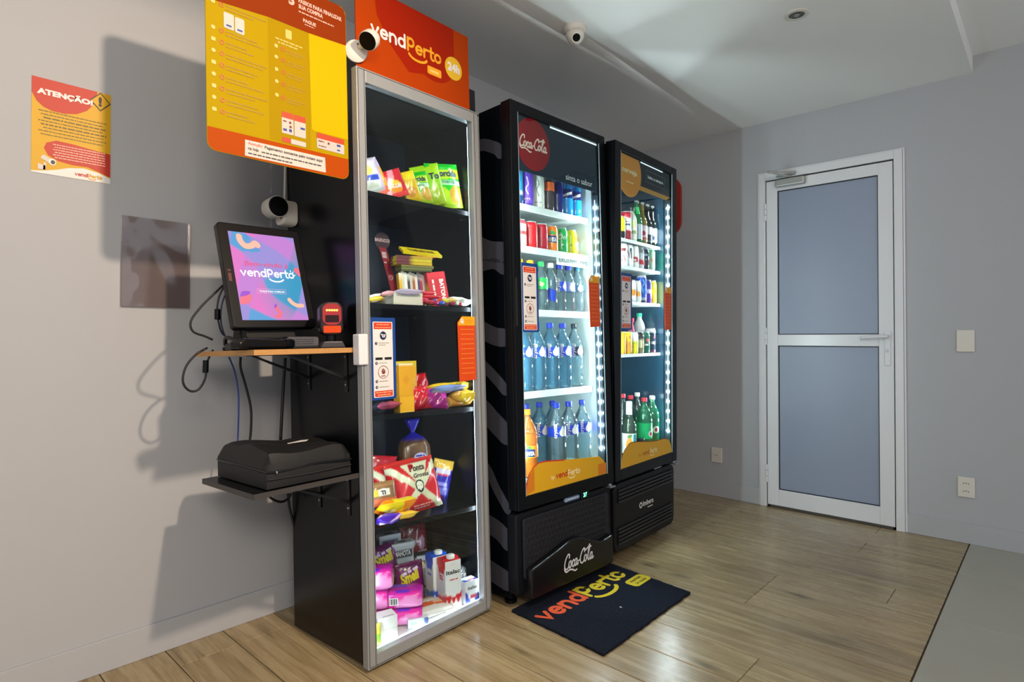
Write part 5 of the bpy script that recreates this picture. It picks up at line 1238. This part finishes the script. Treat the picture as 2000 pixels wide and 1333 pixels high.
# stack of bars lying on the upright ones
for k, (c, c2, W_, ww, l) in enumerate((('#4a4a2a','#6f7a3a',.130,.360,'olive'),('#5a5a2e','#8a7a3a',.138,.365,'dark olive'),('#5c1e2a','#c8a818',.150,.350,'maroon and yellow, lower'),('#642030','#c8b21c',.152,.348,'maroon and yellow, middle'),('#5a2228','#b89a1c',.150,.352,'maroon and yellow, upper'),('#c0401e','#d86a2a',.080,.410,'orange red'))):
    carton('chocolate_bar',F_CAB,(-.165,ww,z+.140+.0118*(k if k<5 else 4.0)+(.0 if k<5 else .012)),(-.0,0,-.25),.060,W_,.011,{'front':bands((.5,c),(1,c2)) if k<2 else (lambda u,w,a=rgb(c),b=rgb(c2): b if u>.45 else a),'top':plain(c2)},l+' chocolate bar lying in the stack '+S2,'snack','stacked chocolate bars',n=6,body='wrapper')
t = carton('chocolate_box',F_CAB,(-.160,.392,z+.216),(-.05,.55,-.25),.050,.170,.010,{'front':plain('#d8c012'),'top':plain('#e6d21a'),'side':plain('#b89a10')},'long yellow chocolate box on top of the stack '+S2,'snack',None,[('brand_word',text('TOBLERONE',w=.115,h=.020,bold=.05,cx=0,y=-.010),mat('word_brown','#7a4a10',.4),'top')],n=4)
carton('candy_box',F_CAB,(-.118,.452,z),(.12,-.10,-.30),.030,.078,.142,{'front':ink_of('#c8102a',(above(.86),'#d8283a')),'side':ink_of('#e8a020',(above(.7),'#c8102a'))},'red candy box with white upright lettering '+S2,'snack',None,[('brand_word',gxf(text('BATON',w=.080,h=.017,bold=.05),1,1,.010,.112,-PI/2),WHITEINK,'front'),('small_word',gxf(bars(0,.085,0,.008,seed=3),1,1,-.018,.112,-PI/2),WHITEINK,'front')],n=8)
t = empty('white_tray','white open tray holding small goods at the front '+S2,'tray', None, at(F_CAB,-.118,.250,z))
MB().box(-.055,.055,-.068,.068,0,.003).box(.051,.055,-.068,.068,.003,.046).box(-.055,-.051,-.068,.068,.003,.046).box(-.051,.051,-.068,-.064,.003,.046).box(-.051,.051,.064,.068,.003,.046).build('tray_body', mat('tray_white','#d9d2c6',.5), t, .001)
pouch('snack_bag',F_CAB,(-.12,.245,z+.040),(0,1.45,0),.110,.09,.022,ink_of('#d9c6e2',(rect(.2,.8,.3,.7),'#b79ad0')),'lilac packet lying in the white tray '+S2,'snack',seed=9)
for k, (d, w, c, l, W_, H_) in enumerate(((-.085,.125,'#d8ae2a','golden',.060,.030),(-.120,.135,'#e0d8d0','white',.075,.028),(-.080,.160,'#d29aa0','pink and white',.050,.026),(-.15,.150,'#cbb46a','pale gold',.070,.030))):
    pouch('wrapped_sweet',F_CAB,(d,w,z+.012+.011*(k%3)),(1.2 if k%2 else .9,1.35,.3*k),W_,H_*1.2,.020,ink_of(c,(rect(.3,.7,.2,.8),'#efe6dc')),l+' wrapped sweet left of the white tray '+S2,'snack','wrapped sweets left of the tray',seed=k,n=12)
CC = [('#e23a6a','rose'),('#f2f0ee','white'),('#b01e5a','magenta'),('#2a7ae0','blue'),('#3a5ad8','royal blue'),('#e23ad0','pink'),('#e8d83a','yellow'),('#d8708a','salmon'),('#8a1e3a','wine red'),('#f0c8d0','pale pink'),('#c81e2e','red'),('#5aa0f0','sky blue')]
rd = random.Random(2)
for k, (c, l) in enumerate(CC):
    w = .335+.0165*k+.004*rd.uniform(-1,1)
    pouch('wrapped_sweet',F_CAB,(-.068-.016*(k%2),w,z+.008+.010*(k%3==0)),(rd.uniform(-.6,.6),1.30,rd.uniform(-1,1)),.030,.026,.014,ink_of(c,(rect(.3,.7,.3,.7),'#f4f0ea' if k%2 else c)),l+' wrapped sweet in the row before the red box '+S2,'snack','wrapped sweets on the second shelf',seed=k,n=10,wr=.3)
for k, (c, l, w, h_, d) in enumerate((('#c81424','red',.358,.030,-.085),('#b01222','dark red',.356,.010,-.080),('#d83040','bright red',.350,.046,-.100))):
    pouch('wrapped_sweet',F_CAB,(d,w,z+h_),(.05,1.40,.1*k),.085,.030,.018,plain(c),l+' packet in the small pile right of the white tray '+S2,'snack','red packets beside the tray',seed=k+3,n=14)
for k, (c, w, h_, d) in enumerate((('#d5dccf',.505,.030,-.095),('#dfe6da',.515,.012,-.075),('#cdd6c8',.480,.024,-.105),('#d9b02a',.452,.022,-.075),('#e2e8e0',.530,.020,-.068))):
    pouch('snack_roll',F_CAB,(d,w,z+h_),(0,1.45,.12*k-.2),.085 if c != '#d9b02a' else .060,.030,.020,ink_of(c,(lambda u,v: u>.86,'#aeb8a6')),['pale green','white','grey green','yellow','front white'][k]+' wrapped roll at the right end '+S2,'snack','wrapped rolls at the right end',seed=k+5,n=14)

S3 = 'on cabinet third shelf'
q = lambda w: hs('three', w)
pouch('snack_bag',F_CAB,(-.13,.150,q(.15)+.016),(0,1.35,.1),.105,.075,.034,ink_of('#2a2e3a',(rect(.2,.8,.3,.6),'#8a90a4'),(above(.8),'#b84a6a')),'dark plastic packet behind the lower end of the notice '+S3,'snack',seed=2)
YB = ink_of('#e09a10',(above(.95),'#f4e8c0'),(disc(.5,.5,.2,.1),'#d88c0e'))
carton('yellow_carton',F_CAB,(-.088,.238,q(.23)),(0,0,-.25),.055,.056,.058,{'front':ink_of('#e8a612',(below(.06),'#f0c860'))},'amber carton at the bottom of the pair beside the notice '+S3,'box','amber cartons')
carton('yellow_carton',F_CAB,(-.088,.236,q(.23)+.0585),(0,0,-.25),.055,.056,.118,{'front':YB,'top':plain('#efe2b0')},'tall amber carton stacked on the other beside the notice '+S3,'box','amber cartons')
carton('snack_box',F_CAB,(-.155,.298,q(.29)),(0,-.02,-.3),.030,.085,.185,{'front':ink_of('#e6a818',(lambda u,w: w>.70 and w<.90 and u<.75,'#18a04a'),(rect(.15,.62,.48,.70),'#f2e016'),(above(.90),'#d8b81a'),(below(.46),'#c0281e'))},'yellow and green box behind the red packets '+S3,'box',None,[('emblem',geo(circle(.012,.150,.011)),mat('emblem_blue','#3a86c8',.4),'front')])
carton('snack_box',F_CAB,(-.118,.290,q(.29)+.078),(0,0,-.3),.020,.030,.042,{'front':ink_of('#d2b48a',(rect(.2,.9,.2,.6),'#a89a86'))},'small tan carton between the amber carton and the red packets '+S3,'box')
pouch('snack_bag',F_CAB,(-.135,.352,q(.35)+.060),(.1,-.4,-.3),.095,.080,.045,ink_of('#a80f22',(above(.7),'#c01828')),'dark red packet on top of the red ones '+S3,'snack','red shiny packets',seed=3,wr=.35)
pouch('snack_bag',F_CAB,(-.095,.318,q(.31)+.002),(.05,-.35,-.25),.100,.090,.045,ink_of('#d0142a',(below(.35),'#b01024'),(above(.8),'#e0303c')),'bright red packet at the front '+S3,'snack','red shiny packets',seed=4,wr=.35)
pouch('snack_bag',F_CAB,(-.085,.385,q(.38)+.002),(-.1,-.35,-.2),.115,.088,.045,ink_of('#a0127e',(above(.62),'#c81aa4'),(lambda u,w:u>.7 and w>.4,'#d838c0')),'magenta packet right of the red ones '+S3,'snack','red shiny packets',seed=6,wr=.4)
pouch('cookie_pack',F_CAB,(-.150,.470,q(.47)+.070),(0,1.25,.0),.220,.060,.034,ink_of('#e8b412',(above(.7),'#f4cc2a')),'long yellow cookie pack on top '+S3,'snack','cookie packs',seed=3)
pouch('cookie_pack',F_CAB,(-.110,.450,q(.45)+.062),(0,1.15,-.05),.170,.055,.030,ink_of('#3a6ad0',(rect(.0,.55,.3,.8),'#c4cce0'),(rect(.55,.9,.2,.5),'#1c4a9a'),(above(.8),'#8aa4e8')),'blue and white cookie pack lying above the magenta packet '+S3,'snack','cookie packs',seed=4)
t = empty('cookie_roll','golden roll of cookies lying along the front '+S3,'snack',None,at(F_CAB,-.085,.448,q(.45)+.0215))
lathe_ink([(.004,0),(.020,.001),(.021,.004),(.0205,.03),(.021,.06),(.0205,.09),(.020,.118),(.006,.121)], lambda u,z_: rgb('#d2a860') if z_<.003 else rgb('#b87818'), 20).build('wrapper', FILM, t, smooth='auto').rotation_euler = (-PI/2,0,0)
pouch('cookie_pack',F_CAB,(-.115,.520,q(.52)+.026),(0,1.2,-.1),.120,.075,.05,ink_of('#b07a1c',(disc(.4,.5,.3,.3),'#8a5a1a'),(above(.75),'#d29a2a')),'golden brown pack at the right '+S3,'snack','cookie packs',seed=8,wr=.3)
pouch('cookie_pack',F_CAB,(-.085,.535,q(.53)+.020),(.1,1.0,-.2),.085,.070,.038,ink_of('#e2ac10',(above(.6),'#f2c81e')),'crumpled yellow pack at the right end '+S3,'snack','cookie packs',seed=9,wr=.4)
pouch('cookie_pack',F_CAB,(-.125,.535,q(.53)+.062),(-.1,1.0,.2),.085,.060,.034,ink_of('#ecb616',(above(.5),'#f6d23a')),'yellow pack with a twisted end, above at the right '+S3,'snack','cookie packs',seed=10,wr=.45)

S4 = 'on cabinet fourth shelf'
q = lambda w: hs('four', w)
t = empty('bread_loaf','brown sliced bread in a clear bag with a blue twisted top '+S4,'bread',None,at(F_CAB,-.235,.400,q(.40),0,-.05,-.35))
v = []; f = []; c = []
PR = [(0,.90),(.01,1),(.07,1.02),(.14,1.0),(.20,.98),(.235,.93),(.255,.80),(.270,.60),(.280,.34),(.288,.16),(.294,.12),(.310,.26),(.332,.42),(.345,.46)]
n = 24
for hz, s in PR:
    for k in range(n):
        a = 2*PI*k/n; p = 2.8; cx = abs(math.cos(a))**(2/p)*(1 if math.cos(a)>=0 else -1); cy = abs(math.sin(a))**(2/p)*(1 if math.sin(a)>=0 else -1)
        wob = 1+.03*math.sin(3*a+20*hz)
        v.append((cx*.050*s*wob, cy*.068*s*wob, hz))
        c.append(rgb('#2d28b4') if hz > .262 else rgb(('#6a4a30','#7a5838','#5a3e2a')[(k+int(hz*90))%3]))
for i in range(len(PR)-1):
    for k in range(n): f.append((i*n+k,i*n+(k+1)%n,(i+1)*n+(k+1)%n,(i+1)*n+k))
f.append(tuple(range(n-1,-1,-1))); f.append(tuple(range((len(PR)-1)*n,len(PR)*n)))
MB().add(v,f,c).build('bagged_loaf', FILM, t, smooth=True, fix=False)
lay('oval_label', geo(circle(.010,.195,.026,.017)), mat('label_lilac','#b8b8dc',.4), t, on_front(.0525))
lay('label_print', gadd(bars(-.008,.028,.200,.006,seed=2),bars(-.004,.026,.189,.005,seed=3)), mat('label_blue_ink','#3a3aa0',.4), t, on_front(.0533))
lay('price_label', geo(rrect(-.010,.120,.022,.160)), mat('label_pale_yellow','#d8d8b0',.4), t, on_front(.0525))
pouch('snack_bag',F_CAB,(-.175,.458,q(.45)+.004),(-.30,-.15,-.3),.090,.175,.035,ink_of('#2a1f9a',(above(.80),'#d8b040'),(rect(.15,.85,.68,.78),'#c8c0d8'),(rect(.2,.8,.62,.68),'#d83040'),(rect(.15,.9,.22,.36),'#6a68c4'),(below(.16),'#171460'),(rect(.2,.8,.42,.48),'#8a86d8')),'blue and white packet leaning right of the bread '+S4,'snack',seed=3)
pouch('snack_bag',F_CAB,(-.220,.215,q(.21)+.065),(-.15,-.1,-.35),.110,.150,.03,ink_of('#b0152a',(lambda u,w: .3<w-.5*abs(((u*5)%1)-.5)<.42,'#e0b02a'),(below(.3),'#8a1020')),'dark red packet at the back left '+S4,'snack',seed=4)
pouch('chip_bag',F_CAB,(-.185,.225,q(.22)+.012),(.05,-.22,-.35),.170,.175,.05,ink_of('#7fa474',(above(.82),'#6a9a6a'),(rect(.1,.5,.3,.62),'#b9c8a8'),(disc(.2,.72,.25,.1),'#d0622a')),'pale green chip bag behind the red ones '+S4,'snack',seed=5)
RC = ink_of('#d2232a',(lambda u,w: abs((w-.42)-(u-.52)*.95)<.085 or abs((w-.42)+(u-.52)*.95)<.085,'#dfe0c0'),(lambda u,w: w>.55 and abs(u-.55)<(w-.42)*.55,'#dfe0c0'),(lambda u,w: w<.07 and .28<u<.75,'#c01c24'),(above(.93),'#d83a34'))
face = strokes([arc(0,0,.011,.015,200,340,10), [(-.011,-.004),(-.012,.010),(-.006,.018),(.006,.018),(.012,.010),(.011,-.004)], arc(0,-.006,.008,.010,190,350,8), arc(0,-.008,.004,.006,190,350,8), [(-.010,.014),(-.002,.019),(.010,.014)]],.0034)
RW = lambda: [('script_word',gadd(gxf(text('Ponta',w=.062,bold=.03,shear=.25),1,1.2,-.018,.148),gxf(text('Grossa',w=.066,bold=.02,shear=.2),1,1,-.012,.122)),mat('word_black_red','#38161a',.4)),('word_red',gxf(text('P',h=.026,bold=.05,shear=.2),1,1,-.020,.150),mat('word_red2','#c01c28',.4)),('face_field',geo(circle(.006,.088,.0150,.022)),mat('face_cream','#e4e4d0',.4)),('bearded_face',gxf(face,1.25,1.25,.006,.088),mat('face_black','#1c1c20',.5)),('eyes',geo(circle(.001,.092,.0018),circle(.011,.092,.0018)),mat('face_black')),('fine_print',gadd(bars(-.028,.050,.022,.005,seed=2),bars(-.024,.040,.013,.004,seed=3)),mat('pink_print','#eab0a8',.4))]
pouch('chip_bag',F_CAB,(-.145,.262,q(.26)+.012),(.10,-.30,-.30),.185,.185,.060,RC,'red and cream chip bag, the one half hidden behind its twin '+S4,'snack','red and cream chip bags',seed=6,n=34)
pouch('chip_bag',F_CAB,(-.098,.306,q(.31)+.012),(.08,-.30,-.22),.205,.195,.078,RC,'red and cream chip bag with a bearded face, standing in front '+S4,'snack','red and cream chip bags',RW(),seed=7,n=44,wr=.2)
pouch('cookie_pack',F_CAB,(-.105,.150,q(.15)+.058),(.0,-.3,-.2),.110,.085,.040,ink_of('#8a6440',(above(.8),'#a87a50'),(rect(.1,.32,.42,.66),'#d8b43a'),(rect(.32,.7,.42,.66),'#e2dcd0'),(below(.28),'#c86a4a')),'brown cookie packet at the left '+S4,'snack',None,[('brand_word',text('Ti',h=.014,bold=.06,x=-.012,y=.038),BLACKINK)],seed=8)
pouch('snack_bag',F_CAB,(-.100,.180,q(.18)+.040),(-.02,1.0,-.2),.145,.075,.045,ink_of('#f08a10',(lambda u,w: w>.5 and u<.65,'#f0d418'),(rect(.05,.2,.0,.5),'#b83a1a'),(rect(.15,.4,.5,.8),'#f4ec9a')),'orange and yellow packet lying at the left front '+S4,'snack',seed=9,wr=.25)
pouch('snack_bag',F_CAB,(-.082,.205,q(.20)+.014),(.0,1.2,-.25),.100,.055,.026,ink_of('#f4a414',(above(.6),'#f8c83a')),'amber packet lying in front of the orange one '+S4,'snack',seed=10,wr=.25)
pouch('snack_bag',F_CAB,(-.065,.135,q(.13)+.010),(.1,.95,-.35),.085,.060,.030,ink_of('#4a1cb0',(lambda u,w: abs(w-.5-(u-.4)*.8)<.10,'#e2b8f0'),(below(.3),'#3a2a98'),(rect(.1,.35,.2,.6),'#e8d4f4')),'purple packet at the left front corner '+S4,'snack',seed=11,wr=.25)

S5 = 'on the cabinet floor'
z = .0315
g2 = bands((.1,'#b9bcc0'),(.55,'#c9cccf'),(1,'#d4d6d8'))
carton('white_carton',F_CAB,(-.385,.375,z+.150),(0,0,-.35),.050,.090,.095,{'front':ink_of('#b9bec2',(rect(.1,.9,.45,.8),'#5a4a68'),(above(.85),'#d0d4d6')),'top':ink_of('#c4c8ca',(rect(.3,.7,.3,.7),'#4a4e55'))},'grey and white carton at the back left, behind its twin '+S5,'box','grey cartons at the back')
carton('white_carton',F_CAB,(-.330,.395,z+.122),(0,0,-.35),.050,.090,.095,{'front':ink_of('#c4c8cc',(rect(.05,.95,.35,.72),'#33283c'),(above(.85),'#d8dcde')),'top':ink_of('#ccd0d2',(rect(.3,.7,.3,.7),'#4a4e55'))},'grey and white carton with a dark name panel at the back '+S5,'box','grey cartons at the back',[('brand_word',text('MAHOTA',w=.068,h=.020,bold=.04,cx=0,y=.044),WHITEINK,'front')])
carton('support_carton',F_CAB,(-.352,.388,z),(0,0,-.35),.110,.100,.119,{'front':plain('#3a2f4a')},'dark carton under the grey cartons at the back '+S5,'box')
pouch('snack_bag',F_CAB,(-.365,.490,z+.085),(.0,-.08,-.3),.125,.180,.04,ink_of('#7c1428',(above(.8),'#6a1022'),(disc(.30,.52,.22,.14),'#c8ccd4'),(disc(.78,.5,.14,.16),'#b890a8'),(rect(.6,1,.2,.34),'#c0a8b8')),'maroon pouch with a grey round mark at the back '+S5,'snack',seed=2,wr=.2)
pouch('snack_bag',F_CAB,(-.300,.488,z+.004),(.0,-.10,-.4),.105,.150,.05,ink_of('#2a2026',(disc(.35,.55,.3,.18),'#c9c0b4'),(disc(.6,.25,.28,.16),'#bdb6b0'),(rect(.2,.9,.78,.92),'#d8d8e0'),(rect(.1,.5,.66,.76),'#e8d890'),(disc(.25,.28,.2,.12),'#a8a0a0')),'dark pouch with pale cloves printed on it, left of the milk '+S5,'snack',seed=3)
SM = ink_of('#7c1668',(above(.86),'#5e1050'),(lambda u,w: w<.40 and abs(u-.60)<.26*(.45-abs(w-.18)) *2.2,'#ecc818'),(rect(.12,.5,.12,.26),'#d8a8c8'),(below(.05),'#681058'))
SWD = lambda: [('brand_word',gxf(text('Smell',w=.074,bold=.05,shear=.2),1,1.6,-.040,.074,.22),mat('word_yellow','#e8d420',.4)),('top_word',gxf(bars(0,.070,0,.010,seed=4),1,1,-.036,.112,.25),mat('lilac_ink'))]
pouch('snack_bag',F_CAB,(-.325,.320,z+.075),(.1,-.1,-.35),.105,.150,.04,SM,'purple pouch behind, upper one at the left '+S5,'snack','purple pouches',SWD(),seed=4)
pouch('snack_bag',F_CAB,(-.240,.374,z+.004),(.04,-.12,-.35),.115,.152,.05,SM,'purple pouch with yellow lettering and a yellow leaf shape '+S5,'snack','purple pouches',SWD(),seed=5,n=36)
PK = ink_of('#e0189c',(disc(.72,.30,.42,.34),'#f2b8dc'),(lambda u,w: disc(.72,.30,.42,.34)(u,w) and (u*14)%1<.35,'#e88ac8'),(above(.86),'#c414a8'),(rect(.05,.3,.5,.8),'#c010a4'),(rect(.30,.7,.80,.92),'#6a2ac8'))
def pad_pack(pos, rot, Wd, Ht, Dp, label, words=True):
    r = empty('pad_pack', label, 'pack', 'pink wrapped packs', at(F_CAB,*pos,*rot))
    mb = MB(); n = 14; v = []; f = []; c = []
    def P(u, a): 
        th = 2*PI*a; p = 3.2; cx = abs(math.cos(th))**(2/p)*(1 if math.cos(th)>=0 else -1); cz = abs(math.sin(th))**(2/p)*(1 if math.sin(th)>=0 else -1)
        e = 1-.16*abs(2*u-1)**6; return (cx*Dp/2*e, (u-.5)*Wd, Ht/2+cz*Ht/2*e)
    for i in range(n+1):
        for k in range(28):
            u, a = i/n, k/28; v.append(P(u,a)); front = math.cos(2*PI*a); up = math.sin(2*PI*a)
            c.append(PK(u, .5+.5*up*.9) if front > -.2 else rgb('#c01490'))
    for i in range(n):
        for k in range(28): f.append((i*28+k,i*28+(k+1)%28,(i+1)*28+(k+1)%28,(i+1)*28+k))
    f.append(tuple(range(27,-1,-1))); f.append(tuple(range(n*28,n*28+28)))
    mb.add(v,f,c).build('wrapper', FILM, r, smooth='auto', fix=True)
    if words:
        lay('barcode_label', geo(rrect(-Wd*.34,Ht*.30,-Wd*.10,Ht*.70)), WHITEINK, r, on_front(Dp/2+.0012))
        lay('barcode', gadd(*[geo(rrect(-Wd*.32+k*Wd*.032,Ht*.36,-Wd*.32+k*Wd*.032+Wd*.012*(1+k%2),Ht*.66)) for k in range(6)]), BLACKINK, r, on_front(Dp/2+.0020))
        lay('violet_band', geo(rrect(-Wd*.30,-Dp*.20,Wd*.10,Dp*.05)), mat('violet_print','#6a34c8',.3), r, lambda x,y: (y*1.0, x, Ht+.0008))
    return r
pad_pack((-.130,.250,z),(0,0,-.75),.135,.060,.095,'lowest pink wrapped pack of the stack at the front left '+S5,False)
pad_pack((-.135,.252,z+.060),(0,0,-.75),.140,.066,.100,'middle pink wrapped pack with a bar label at the front left '+S5)
pad_pack((-.175,.160,z+.140),(.05,0,-.75),.125,.080,.090,'upper pink wrapped pack at the far left '+S5,False)
pad_pack((-.195,.150,z+.068),(0,0,-.75),.125,.072,.090,'pink wrapped pack under the upper one at the far left '+S5,False)
carton('support_carton',F_CAB,(-.195,.150,z),(0,0,-.75),.090,.110,.067,{'front':plain('#b8148c')},'magenta carton under the pink packs at the far left '+S5,'box')
carton('white_carton',F_CAB,(-.085,.130,z),(0,0,-.30),.060,.070,.042,{'front':plain('#d2d0cc'),'top':plain('#dcdcd8')},'lower of two small white cartons in the front left corner '+S5,'box','small white cartons')
carton('white_carton',F_CAB,(-.085,.130,z+.0425),(0,0,-.30),.060,.070,.040,{'front':plain('#dad8d4'),'top':ink_of('#e2e2de',(rect(.3,.9,.1,.25),'#5a5a6a'))},'upper of two small white cartons in the front left corner '+S5,'box','small white cartons')
pouch('snack_bag',F_CAB,(-.058,.070,z+.004),(0,-.2,-.5),.04,.07,.015,ink_of('#8ab83a',(above(.5),'#d8c83a')),'green and yellow packet in the front left corner '+S5,'snack',seed=3)
carton('soap_box',F_CAB,(-.075,.265,z),(0,0,-.50),.045,.075,.030,{'front':ink_of('#b8c8d8',(lambda u,w:u>.75,'#5a6aa0'),(rect(.1,.5,.3,.7),'#8ad0c0')),'top':ink_of('#dfe6ec',(disc(.4,.5,.3,.3),'#7ad0b0'))},'small teal and white soap box at the front '+S5,'box')
def milk(pos, rz, col, dark, label, words=True):
    W_, D_, H_ = .068, .068, .190
    sidef = ink_of('#e2e2e4',(above(.86),col),(lambda u,w: w>.62 and abs(u-.5)<.42-(.86-w)*.9,col),(rect(.30,.72,.64,.74),'#eceaf0'),(below(.28,.06),dark),(below(.10,-.05),'#dcdcdc'))
    frontf = ink_of('#e6e4e4',(below(.30),col),(lambda u,w: w<.62 and ((u-.5)/.5)**2+((w-.58)/.30)**2<1,'#e6e4e4'),(lambda u,w: .06<w<.34 and abs(u-.5)>.12+ (w-.06)*1.2,col),(lambda u,w: w<.18+.05*math.sin(u*22),'#dfddda'),(rect(.3,.7,.9,.94),'#e8d8d8'))
    r = carton('milk_carton',F_CAB,pos,(0,0,rz),D_,W_,H_,{'front':frontf,'side':sidef,'top':plain(col)},label,'carton',None,[('brand_word',text('Italac',w=.060,h=.015,bold=.025,cx=0,y=.140),mat('word_black','#1c1a20',.4),'front'),('small_print',bars(-.016,.020,.118,.005,seed=2),mat('rose_ink'),'front'),('side_word',text('leite',w=.022,bold=.05,cx=0,y=.126),mat('word_side',col,.4),'side')] if words else [],n=24)
    MB().prism([(-W_/2,H_),(W_/2,H_),(W_/2*.98,H_+.006),(-W_/2*.98,H_+.006)],-D_/2*.5,D_/2*.5,0).build('top_fold', mat('fold_'+col[1:],col,.4), r)
    MB().lathe([(.016,H_+.004),(.016,H_+.016),(.013,H_+.018)],18,(.014,0,0)).build('cap', CAPW, r, smooth='auto')
    return r
milk((-.160,.440,z),-.25,'#1452c8','#3a78d0','tall milk carton with a blue top and white cap '+S5,False)
milk((-.085,.436,z),-.25,'#d01226','#e04a64','tall milk carton with a red top and white cap '+S5)
carton('small_carton',F_CAB,(-.066,.520,z),(0,0,-.15),.045,.062,.088,{'front':ink_of('#dfe2e6',(lambda u,w: w<.55 and abs(u-.55)>.05+w*.8,'#1c3a98'),(rect(.4,.9,.2,.36),'#c8485a'),(below(.06),'#e8e8ea')),'side':plain('#d8dce2')},'small blue and white carton in the right front corner '+S5,'carton',None,[('brand_word',text('Italac',w=.045,h=.012,bold=.02,cx=.004,y=.055),mat('word_black'),'front')])
r = pouch('sugar_bag',F_CAB,(-.045,.338,z+.022),(0,-PI/2,-.20),.165,.150,.040,ink_of('#e8e4dc',(lambda u,w: .28-.10*(u-.5)<w<.50-.25*(u-.5) and u>.12,'#e25a12'),(below(.10),'#efece8'),(disc(.75,.42,.16,.08),'#f0c8a0')),'white and orange sugar bag lying flat in front of the milk '+S5,'bag',None,[('brand_word',gxf(text('Uni\u00e3o',w=.085,bold=.0),1,1,-.045,.100),mat('word_orange_red','#c8442a',.4)),('underline',strokes([[(-.050,.092),(.050,.092)]],.0015),mat('word_green'))],seed=2)
CRM = clear('crumpled_film','#dfe6ea',gloss=.35,rough=.15,base=.15,body='#c8d0d6',bodyfac=.25)
pouch('clear_packet',F_CAB,(-.13,.530,z+.050),(-.2,-.3,-.3),.060,.070,.03,plain('#ffffff'),'crumpled clear packet behind the small carton in the right corner '+S5,'pack',seed=5,wr=.8,mtl=CRM)
carton('support_carton',F_CAB,(-.135,.530,z),(0,0,-.2),.05,.055,.050,{'front':plain('#1a2236')},'dark carton under the crumpled packet in the right corner '+S5,'box')
